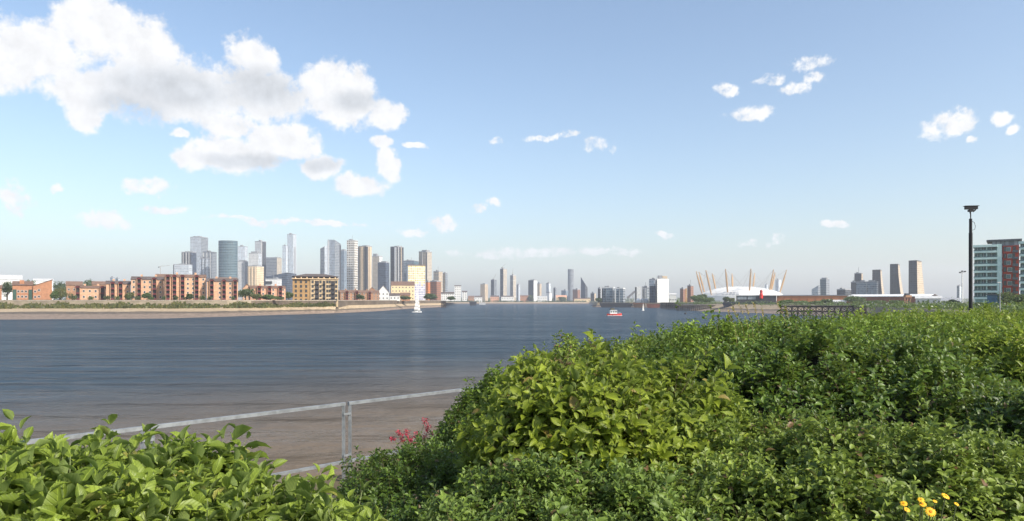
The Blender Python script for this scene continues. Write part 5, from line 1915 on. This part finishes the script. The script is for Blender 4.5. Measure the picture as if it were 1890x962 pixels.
def bush(label, name, cx, cy, ax_, ay, rot, ztop, zedge, L, wr, n_shoot, mat, seed, n_ind=0, near=True, lump=.10, lump_sc=4.0, pairs=4, power=.6, spread=.16, stem_mat=None, group='embankment shrubs', tilt=.35, keepin=True, cat='shrub', whole_above=None, leaf_jit=.35, depth_bias=True):
    rs = np.random.default_rng(seed)
    t = thing(name, label, cat, (cx, cy, GROUND), group)
    ca, sa = math.cos(rot), math.sin(rot)
    m = int(n_shoot * 3)
    rho = np.sqrt(rs.uniform(0, 1, m)); th = rs.uniform(0, 2 * math.pi, m)
    lx, ly = rho * np.cos(th) * ax_, rho * np.sin(th) * ay
    x, y = cx + lx * ca - ly * sa, cy + lx * sa + ly * ca
    ok = (y > .9)
    # stay on our side of the railing
    offn = (x - FP.x) * (-FD.y) + (y - FP.y) * FD.x
    if keepin:
        ok &= offn < -.25
    if depth_bias:
        ok &= rs.uniform(0, 1, m) < np.clip((cy / np.maximum(y, .5)) ** 1.6, 0, 1.0)
    idx = np.where(ok)[0][:n_shoot]
    x, y, rho = x[idx], y[idx], rho[idx]
    n = len(x)
    dome = np.maximum(1 - rho ** 2, 0) ** power
    zc = zedge + (ztop - zedge) * dome + lump * lumps(x, y, lump_sc, seed) * (.4 + .6 * dome)
    # leaf masses lean out at the rim
    ox, oy = (x - cx), (y - cy)
    on = np.sqrt(ox ** 2 + oy ** 2) + 1e-6
    lean = tilt * rho ** 3 * 1.6
    dirv = np.stack([ox / on * lean + rs.normal(0, .28, n), oy / on * lean + rs.normal(0, .28, n), np.ones(n)], 1)
    dirv /= np.linalg.norm(dirv, axis=1)[:, None]
    tipz = zc + rs.normal(0, spread * .45, n)
    tall = rs.uniform(0, 1, n) > .95
    tipz[tall] += rs.uniform(.05, .22, tall.sum()) * min(1.0, L * 9)
    tip = np.stack([x, y, tipz], 1)
    # side shoots lower on the rim so the flank is leafy too
    side = rs.uniform(0, 1, n) < np.clip((rho - .6) * 1.5, 0, .6)
    tip[side, 2] -= rs.uniform(.05, 1.0, side.sum()) * np.maximum(tip[side, 2] - GROUND - .1, .05) * .8
    pos, ax, nr, LL = [], [], [], []
    ref = np.cross(dirv, np.array([.3, .9, .1])); ref /= np.linalg.norm(ref, axis=1)[:, None]
    ref2 = np.cross(dirv, ref)
    phase = rs.uniform(0, 6.28, n)
    node = L * .62
    for p in range(pairs):
        f = p / max(1, pairs - 1)                                   # 0 at the tip
        at = tip - dirv * (node * (p * .9 + .15))[..., None] if isinstance(node, np.ndarray) else tip - dirv * (node * (p * .9 + .1))
        open_ = .55 + .75 * min(1, f * 1.6)
        for s in (0, math.pi):
            an = phase + p * 1.5708 + s + rs.normal(0, .3, n)
            rad = ref * np.cos(an)[:, None] + ref2 * np.sin(an)[:, None]
            op = open_ + rs.normal(0, .22, n)
            a_ = dirv * np.cos(op)[:, None] + rad * np.sin(op)[:, None]
            a_ += rs.normal(0, leaf_jit * .35, (n, 3)); a_[:, 2] -= .12 * f
            a_ /= np.linalg.norm(a_, axis=1)[:, None]
            nn = dirv * np.sin(op)[:, None] - rad * np.cos(op)[:, None] + rs.normal(0, leaf_jit, (n, 3)); nn[:, 2] += .25
            nn -= a_ * np.sum(nn * a_, 1)[:, None]
            nn /= np.linalg.norm(nn, axis=1)[:, None] + 1e-9
            sz = L * (.62 if p == 0 else (1.0 if p < 3 else .9)) * np.clip(rs.lognormal(-.08, .30, n), .4, 1.5)
            pos.append(at + rad * .004); ax.append(a_); nr.append(nn); LL.append(sz)
    pos, ax, nr, LL = np.concatenate(pos), np.concatenate(ax), np.concatenate(nr), np.concatenate(LL)
    k2 = pos[:, 2] > GROUND - .9
    pos, ax, nr, LL = pos[k2], ax[k2], nr[k2], LL[k2]
    # the leaves that show largest become leaves of their own
    if n_ind:
        dist = np.sqrt(pos[:, 0] ** 2 + pos[:, 1] ** 2 + (pos[:, 2] - H) ** 2)
        px = CX + F * pos[:, 0] / pos[:, 1]; py = HY - F * (pos[:, 2] - H) / pos[:, 1]
        inside = (px > 0) & (px < 1890) & (py < 962)
        facing = np.abs(np.sum(nr * (np.array([0, 0, H]) - pos), 1)) / dist
        zcl = np.interp(pos[:, 2], np.percentile(pos[:, 2], [5, 95]), [0, 1])
        score = np.where(inside, LL / dist * (.4 + facing) * (.5 + zcl), 0)
        pick = np.argsort(-score)[:n_ind]
        um = unit_leaf(wr, mat)
        sd_ = np.cross(nr, ax); sd_ /= np.linalg.norm(sd_, axis=1)[:, None]
        up = np.cross(ax, sd_)
        for i in pick:
            o = bpy.data.objects.new('leaf', um)
            o.parent = t
            Mx = Matrix(((ax[i][0], sd_[i][0], up[i][0]), (ax[i][1], sd_[i][1], up[i][1]), (ax[i][2], sd_[i][2], up[i][2]))) * float(LL[i])
            Mx = Mx.to_4x4()
            Mx.translation = Vector(pos[i]) - t.location
            o.matrix_local = Mx
            col.objects.link(o)
        mask = np.ones(len(pos), bool); mask[pick] = False
        pos, ax, nr, LL = pos[mask], ax[mask], nr[mask], LL[mask]
    fo = link('foliage', leaves_mesh('foliage', pos, ax, nr, LL, wr, near, mat, t.location), t)
    fo['kind'] = 'stuff'
    # twigs
    sel = rs.permutation(n)[:min(n, 1400 if near else 500)]
    b0 = tip[sel] - dirv[sel] * (node * pairs * 1.5 + .05)
    tp = tip[sel] - dirv[sel] * node * .2
    r = L * .022 + .0006
    q = np.array([[1, 0, 0], [-.5, .87, 0], [-.5, -.87, 0]]) * r
    V = np.concatenate([b0[:, None] + q[None] * 1.6, tp[:, None] + q[None] * .6], 1).reshape(-1, 3)
    fc = [(6 * i + a, 6 * i + (a + 1) % 3, 6 * i + 3 + (a + 1) % 3, 6 * i + 3 + a) for i in range(len(sel)) for a in range(3)]
    me = bpy.data.meshes.new('twigs')
    me.from_pydata((V - np.array(t.location)).tolist(), [], fc)
    me.materials.append(stem_mat or TWIG)
    o = link('twigs', me, t); o['kind'] = 'stuff'
    # added inner hull: hides the ground, twig brown darkened for shade in the gaps
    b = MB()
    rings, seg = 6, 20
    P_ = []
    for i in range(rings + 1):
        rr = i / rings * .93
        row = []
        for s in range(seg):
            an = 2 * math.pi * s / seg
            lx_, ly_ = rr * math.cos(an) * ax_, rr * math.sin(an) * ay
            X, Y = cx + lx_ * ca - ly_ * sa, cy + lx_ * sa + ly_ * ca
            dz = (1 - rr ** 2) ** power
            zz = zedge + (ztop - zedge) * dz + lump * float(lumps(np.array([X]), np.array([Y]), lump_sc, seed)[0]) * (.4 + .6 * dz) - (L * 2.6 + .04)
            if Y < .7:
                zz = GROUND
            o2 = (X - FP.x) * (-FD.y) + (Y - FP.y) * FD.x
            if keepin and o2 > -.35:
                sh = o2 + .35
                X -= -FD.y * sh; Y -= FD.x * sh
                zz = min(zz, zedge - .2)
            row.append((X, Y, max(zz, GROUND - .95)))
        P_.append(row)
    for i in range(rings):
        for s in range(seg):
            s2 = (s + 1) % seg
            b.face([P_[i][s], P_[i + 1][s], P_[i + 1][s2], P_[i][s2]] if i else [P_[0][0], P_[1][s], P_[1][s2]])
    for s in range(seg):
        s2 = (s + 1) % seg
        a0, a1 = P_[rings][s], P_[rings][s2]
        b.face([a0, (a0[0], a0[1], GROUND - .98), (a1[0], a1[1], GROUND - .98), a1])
    b.build('inner_hull', TWIGSHADE, t)
    return t


TWIG = plain('twig', (.10, .085, .04), .8, var=.3, scale=6)
TWIGG = plain('green_twig', (.15, .18, .07), .7, var=.2, scale=6)
TWIGSHADE = plain('thicket_shade', (.020, .020, .010), .95, var=.5, scale=3)  # dark twig colour, with the shade of the leaf gaps in it
DOG = leaf_mat('dogwood_leaf', (.150, .225, .020), (.285, .370, .050), (.30, .29, .06), .46, .36, True)
BRIGHT = leaf_mat('bright_leaf', (0.149, 0.218, 0.012), (0.305, 0.370, 0.030), (.26, .20, .05), .48, .36, True)
MID = leaf_mat('mid_leaf', (0.082, 0.155, 0.011), (0.207, 0.309, 0.025), (.13, .11, .03), .48, .24)
DARK = leaf_mat('dark_leaf', (0.043, 0.094, 0.010), (0.122, 0.198, 0.020), (.10, .07, .03), .46, .24)
OLIV = leaf_mat('olive_leaf', (0.099, 0.164, 0.015), (0.249, 0.325, 0.043), (.16, .09, .04), .50, .24)
GREYG = leaf_mat('greygreen_leaf', (0.091, 0.163, 0.022), (0.206, 0.294, 0.048), (.13, .09, .04), .52, .24)
LIME = leaf_mat('lime_leaf', (0.143, 0.220, 0.013), (0.294, 0.367, 0.028), (.23, .19, .04), .48, .36)


def at(px, py, d):
    v = P(px, py, d)
    return v.x, v.y, v.z


def shrub_px(label, name, px, d, wpx, deep, ytop, zedge_y, L, wr, n, mat, seed, rot=0.0, **kw):
    """px, d: centre; wpx: half width in pixels at d; deep: half depth in metres; heights from picture rows at the centre"""
    x, y, zt = at(px, ytop, d)
    ze = zof(zedge_y, d)
    return bush(label, name, x, y, wpx / F * d, deep, rot, zt, ze, L, wr, n, mat, seed, **kw)


# big-leaved dogwood in front of us
shrub_px('large-leaved light green dogwood in front of the railing', 'dogwood_shrub', 70, 2.15, 430, .74, 888, 1020, .068, .50, 2300, DOG, 11, n_ind=300, pairs=4, lump=.05, lump_sc=6.0, stem_mat=TWIGG, spread=.11, power=.5)
shrub_px('lower dogwood in flower bud beside the taller large-leaved dogwood', 'dogwood_shrub', 470, 2.0, 250, .5, 992, 1085, .060, .50, 950, DOG, 12, n_ind=250, pairs=4, lump=.05, lump_sc=7.0, stem_mat=TWIGG, spread=.10, power=.5)
# the slope under the railing
shrub_px('low small-leaved dark shrub spreading below the railing posts', 'ground_shrub', 850, 5.0, 205, 1.6, 890, 945, .036, .6, 4480, DARK, 21, rot=.5, n_ind=300, pairs=4, lump=.13, lump_sc=5.0, spread=.12)
shrub_px('dark shrub hiding the far end of the railing', 'slope_shrub', 960, 8.6, 150, 1.7, 722, 860, .055, .6, 3680, MID, 22, rot=.4, n_ind=0, pairs=4, lump=.16, lump_sc=4.0, spread=.2)
shrub_px('bushy shrub beside the red valerian', 'slope_shrub', 868, 8.0, 85, 1.0, 800, 900, .05, .6, 1840, DARK, 23, rot=.4, pairs=4, lump=.14, lump_sc=5.0, spread=.18)
# bright mound
shrub_px('bright yellow-green shrub mound in the middle of the bank', 'bright_shrub', 1115, 4.8, 275, 1.1, 722, 850, .074, .56, 2400, BRIGHT, 31, n_ind=300, pairs=4, lump=.17, lump_sc=5.5, power=.36, spread=.18, tilt=.9)
# ridge behind it
shrub_px('loose dark green shrub on the ridge behind the bright mound', 'ridge_shrub', 1140, 8.6, 240, 1.6, 660, 750, .062, .6, 3520, OLIV, 41, rot=.5, pairs=4, lump=.14, lump_sc=4.0, spread=.28)
shrub_px('tall-shooted shrub on the ridge against the water', 'ridge_shrub', 1330, 11.0, 200, 2.0, 630, 710, .07, .6, 3520, MID, 42, rot=.5, pairs=4, lump=.16, lump_sc=3.2, spread=.34)
# big dark mass on the bank
shrub_px('broad deep-green shrub with shaded hollows beyond the bright mound', 'bank_shrub', 1500, 7.0, 360, 2.0, 668, 770, .062, .6, 6560, DARK, 51, n_ind=300, pairs=4, lump=.28, lump_sc=4.4, power=.40, spread=.20)
shrub_px('flat-topped shrub plateau stretching to the camera post', 'bank_shrub', 1640, 15.0, 360, 6.0, 617, 642, .085, .55, 10400, MID, 61, pairs=4, near=False, lump=.22, lump_sc=2.4, power=.35, spread=.28)
shrub_px('sunlit yellow-green shrub by the path beyond the deep-green one', 'bank_shrub', 1900, 8.6, 190, 2.6, 650, 750, .075, .56, 4000, LIME, 62, pairs=4, lump=.2, lump_sc=3.2, power=.5, spread=.22)
shrub_px('far light green shrub row before the apartment blocks', 'bank_shrub', 1820, 23.0, 330, 6.0, 590, 606, .11, .55, 5200, LIME, 63, pairs=4, near=False, lump=.22, lump_sc=1.6, power=.35, spread=.25)
# front of the bank
shrub_px('small-leaved grey-green shrub at the foot of the bright mound', 'front_shrub', 1060, 3.3, 290, .7, 915, 980, .036, .6, 4160, GREYG, 71, n_ind=300, pairs=4, lump=.09, lump_sc=7.0, spread=.10)
shrub_px('dense small-leaved shrub around the yellow flowers', 'front_shrub', 1540, 3.8, 430, 1.2, 838, 905, .040, .6, 7600, OLIV, 72, n_ind=300, pairs=4, lump=.14, lump_sc=6.0, spread=.14)
shrub_px('dark overhanging shrub at the edge of the path', 'front_shrub', 1900, 4.6, 140, 1.4, 770, 920, .05, .6, 2880, DARK, 73, n_ind=0, pairs=4, lump=.18, lump_sc=5.0)
shrub_px('low dark cover filling the hollow between the mounds', 'front_shrub', 1420, 5.4, 480, 1.5, 850, 900, .045, .6, 5200, DARK, 74, n_ind=0, pairs=4, lump=.12, lump_sc=5.0)

BROWNL = leaf_mat('withered_leaf', (.10, .07, .02), (.20, .15, .05), (.16, .06, .04), .6, .2)
REDT = plain('red_twig', (.16, .06, .045), .7, var=.3, scale=8)
shrub_px('withering brown-leaved shrub with red stems in the hollow', 'withered_shrub', 1480, 4.55, 90, .45, 812, 860, .042, .5, 330, BROWNL, 81, pairs=3, lump=.06, lump_sc=8.0, spread=.16, stem_mat=REDT)
shrub_px('small bronze-leaved shrub growing through the top of the bright mound', 'withered_shrub', 1065, 5.55, 110, .4, 685, 740, .045, .5, 300, BROWNL, 82, pairs=3, lump=.06, lump_sc=8.0, spread=.18, stem_mat=REDT)
shrub_px('reddish seedling shrub at the foot of the railing posts', 'withered_shrub', 690, 6.3, 45, .3, 885, 920, .035, .5, 160, BROWNL, 83, pairs=3, lump=.05, lump_sc=8.0, spread=.14, stem_mat=REDT)

# ---------------------------------------------------------------- flowers and grasses
RED = plain('valerian_red', lin(186, 58, 80), .7, var=.2, scale=20)
YEL_ = plain('daisy_yellow', lin(246, 190, 40), .6, var=.08, scale=30)
ORA = plain('daisy_centre', lin(226, 140, 24), .7)
DRYG = plain('dry_grass', lin(176, 160, 96), .9, var=.2)
base = P(760, 830, 9.3)
val = thing('red_valerian', 'clump of red valerian flowering against the lower rail', 'flower', (base.x, base.y, ZG), None)
rs = np.random.default_rng(77)
for (px, py) in ((738, 800), (750, 797), (785, 776), (790, 790), (802, 796), (770, 800), (745, 812), (762, 816), (772, 818), (727, 808), (783, 806), (756, 806)):
    tip = P(px, py, 9.3 + rs.uniform(-.25, .1))
    foot = Vector((base.x + rs.uniform(-.25, .25), base.y + rs.uniform(-.1, .1), ZG))
    st = MB().tube([foot, foot.lerp(tip, .5) + Vector((rs.uniform(-.05, .05), 0, .05)), tip], [.006, .005, .003], 5).build('stem', TWIGG, val)
    Q = np.concatenate([leaf_clump(tuple(tip + Vector((rs.uniform(-.03, .03), rs.uniform(-.03, .03), rs.uniform(-.05, .02)))), .035, .03, .028, 22, .011, rs) for _ in range(4)])
    link('flower_head', quads_mesh('flower_head', Q, RED, val.location), val)
pos = np.array([[base.x + rs.uniform(-.3, .3), base.y + rs.uniform(-.15, .1), ZG + rs.uniform(.05, .40)] for _ in range(260)])
ax = rs.normal(size=(260, 3)); ax[:, 2] = np.abs(ax[:, 2]) * .5; ax /= np.linalg.norm(ax, axis=1)[:, None]
nr = rs.normal(size=(260, 3)); nr[:, 2] += 1.5; nr /= np.linalg.norm(nr, axis=1)[:, None]
o = link('foliage', leaves_mesh('foliage', pos, ax, nr, np.full(260, .07), .4, True, GREYG, val.location), val)
o['kind'] = 'stuff'

DAISY = [(1668, 933, 13), (1674, 944, 12), (1700, 926, 12), (1703, 934, 13), (1718, 948, 19), (1746, 919, 15), (1766, 934, 9), (1726, 929, 8)]
DL = ['yellow daisy with a wide open face, the largest of its cluster', 'yellow daisy flower tilted sideways on a thin stem']
for i, (px, py, w_) in enumerate(DAISY):
    d = 2.5
    c = P(px, py - 4, d)
    r = w_ / 2 / F * d
    t = thing('yellow_daisy', DL[0] if w_ == 19 else DL[1], 'flower', (c.x, c.y, GROUND), 'yellow daisies in the shrub')
    rs = np.random.default_rng(900 + i)
    nrm = Vector((rs.uniform(-.3, .3), -1.0 if w_ == 19 else -.55, .65 if w_ == 19 else .9)).normalized()
    u = nrm.cross(Vector((0, 0, 1))).normalized(); v = nrm.cross(u)
    for k2 in range(14):
        an = 2 * math.pi * k2 / 14 + rs.uniform(-.08, .08)
        dr = u * math.cos(an) + v * math.sin(an)
        sd_ = u * -math.sin(an) + v * math.cos(an)
        b = MB()
        p0, p1, p2 = c + dr * r * .25, c + dr * r * .7 - nrm * r * .05, c + dr * r - nrm * r * .18
        b.face([p0 - sd_ * r * .06, p0 + sd_ * r * .06, p1 + sd_ * r * .17, p1 - sd_ * r * .17])
        b.face([p1 - sd_ * r * .17, p1 + sd_ * r * .17, p2 + sd_ * r * .08, p2 - sd_ * r * .08])
        b.build('petal', YEL_, t)
    smooth(MB().tube([c - nrm * r * .1, c + nrm * r * .06, c + nrm * r * .13], [r * .3, r * .32, r * .14], 10).build('flower_centre', ORA, t))
    MB().tube([c - nrm * r * .1, c - nrm * .03 - Vector((0, 0, .06)), Vector((c.x + .02, c.y + .05, c.z - .35))], [.0025, .0025, .003], 5).build('stem', TWIGG, t)

# tall dry grass stalks above the hedge
for i, (px, py, bx) in enumerate([(1352, 568, 1380), (1364, 562, 1388), (1377, 566, 1392), (1392, 560, 1400), (1407, 570, 1404), (1437, 562, 1456), (1449, 568, 1462), (1344, 577, 1362)]):
    d = 9.0
    tip, foot = P(px, py, d), P(bx, 650, d)
    t = thing('grass_stalk', 'tall dry grass stalk leaning above the ridge shrubs', 'grass', tuple(foot), 'dry grass stalks on the ridge')
    mid = foot.lerp(tip, .55) + Vector((.03, 0, .04))
    MB().tube([foot, mid, tip], [.0025, .002, .0012], 5).build('stalk', DRYG, t)
    Q = np.concatenate([leaf_clump(tuple(tip.lerp(mid, f_)), .016, .016, .03, 9, .011, np.random.default_rng(i * 9 + k2)) for k2, f_ in enumerate((.0, .15, .3, .45))])
    link('seed_head', quads_mesh('seed_head', Q, DRYG, t.location), t)
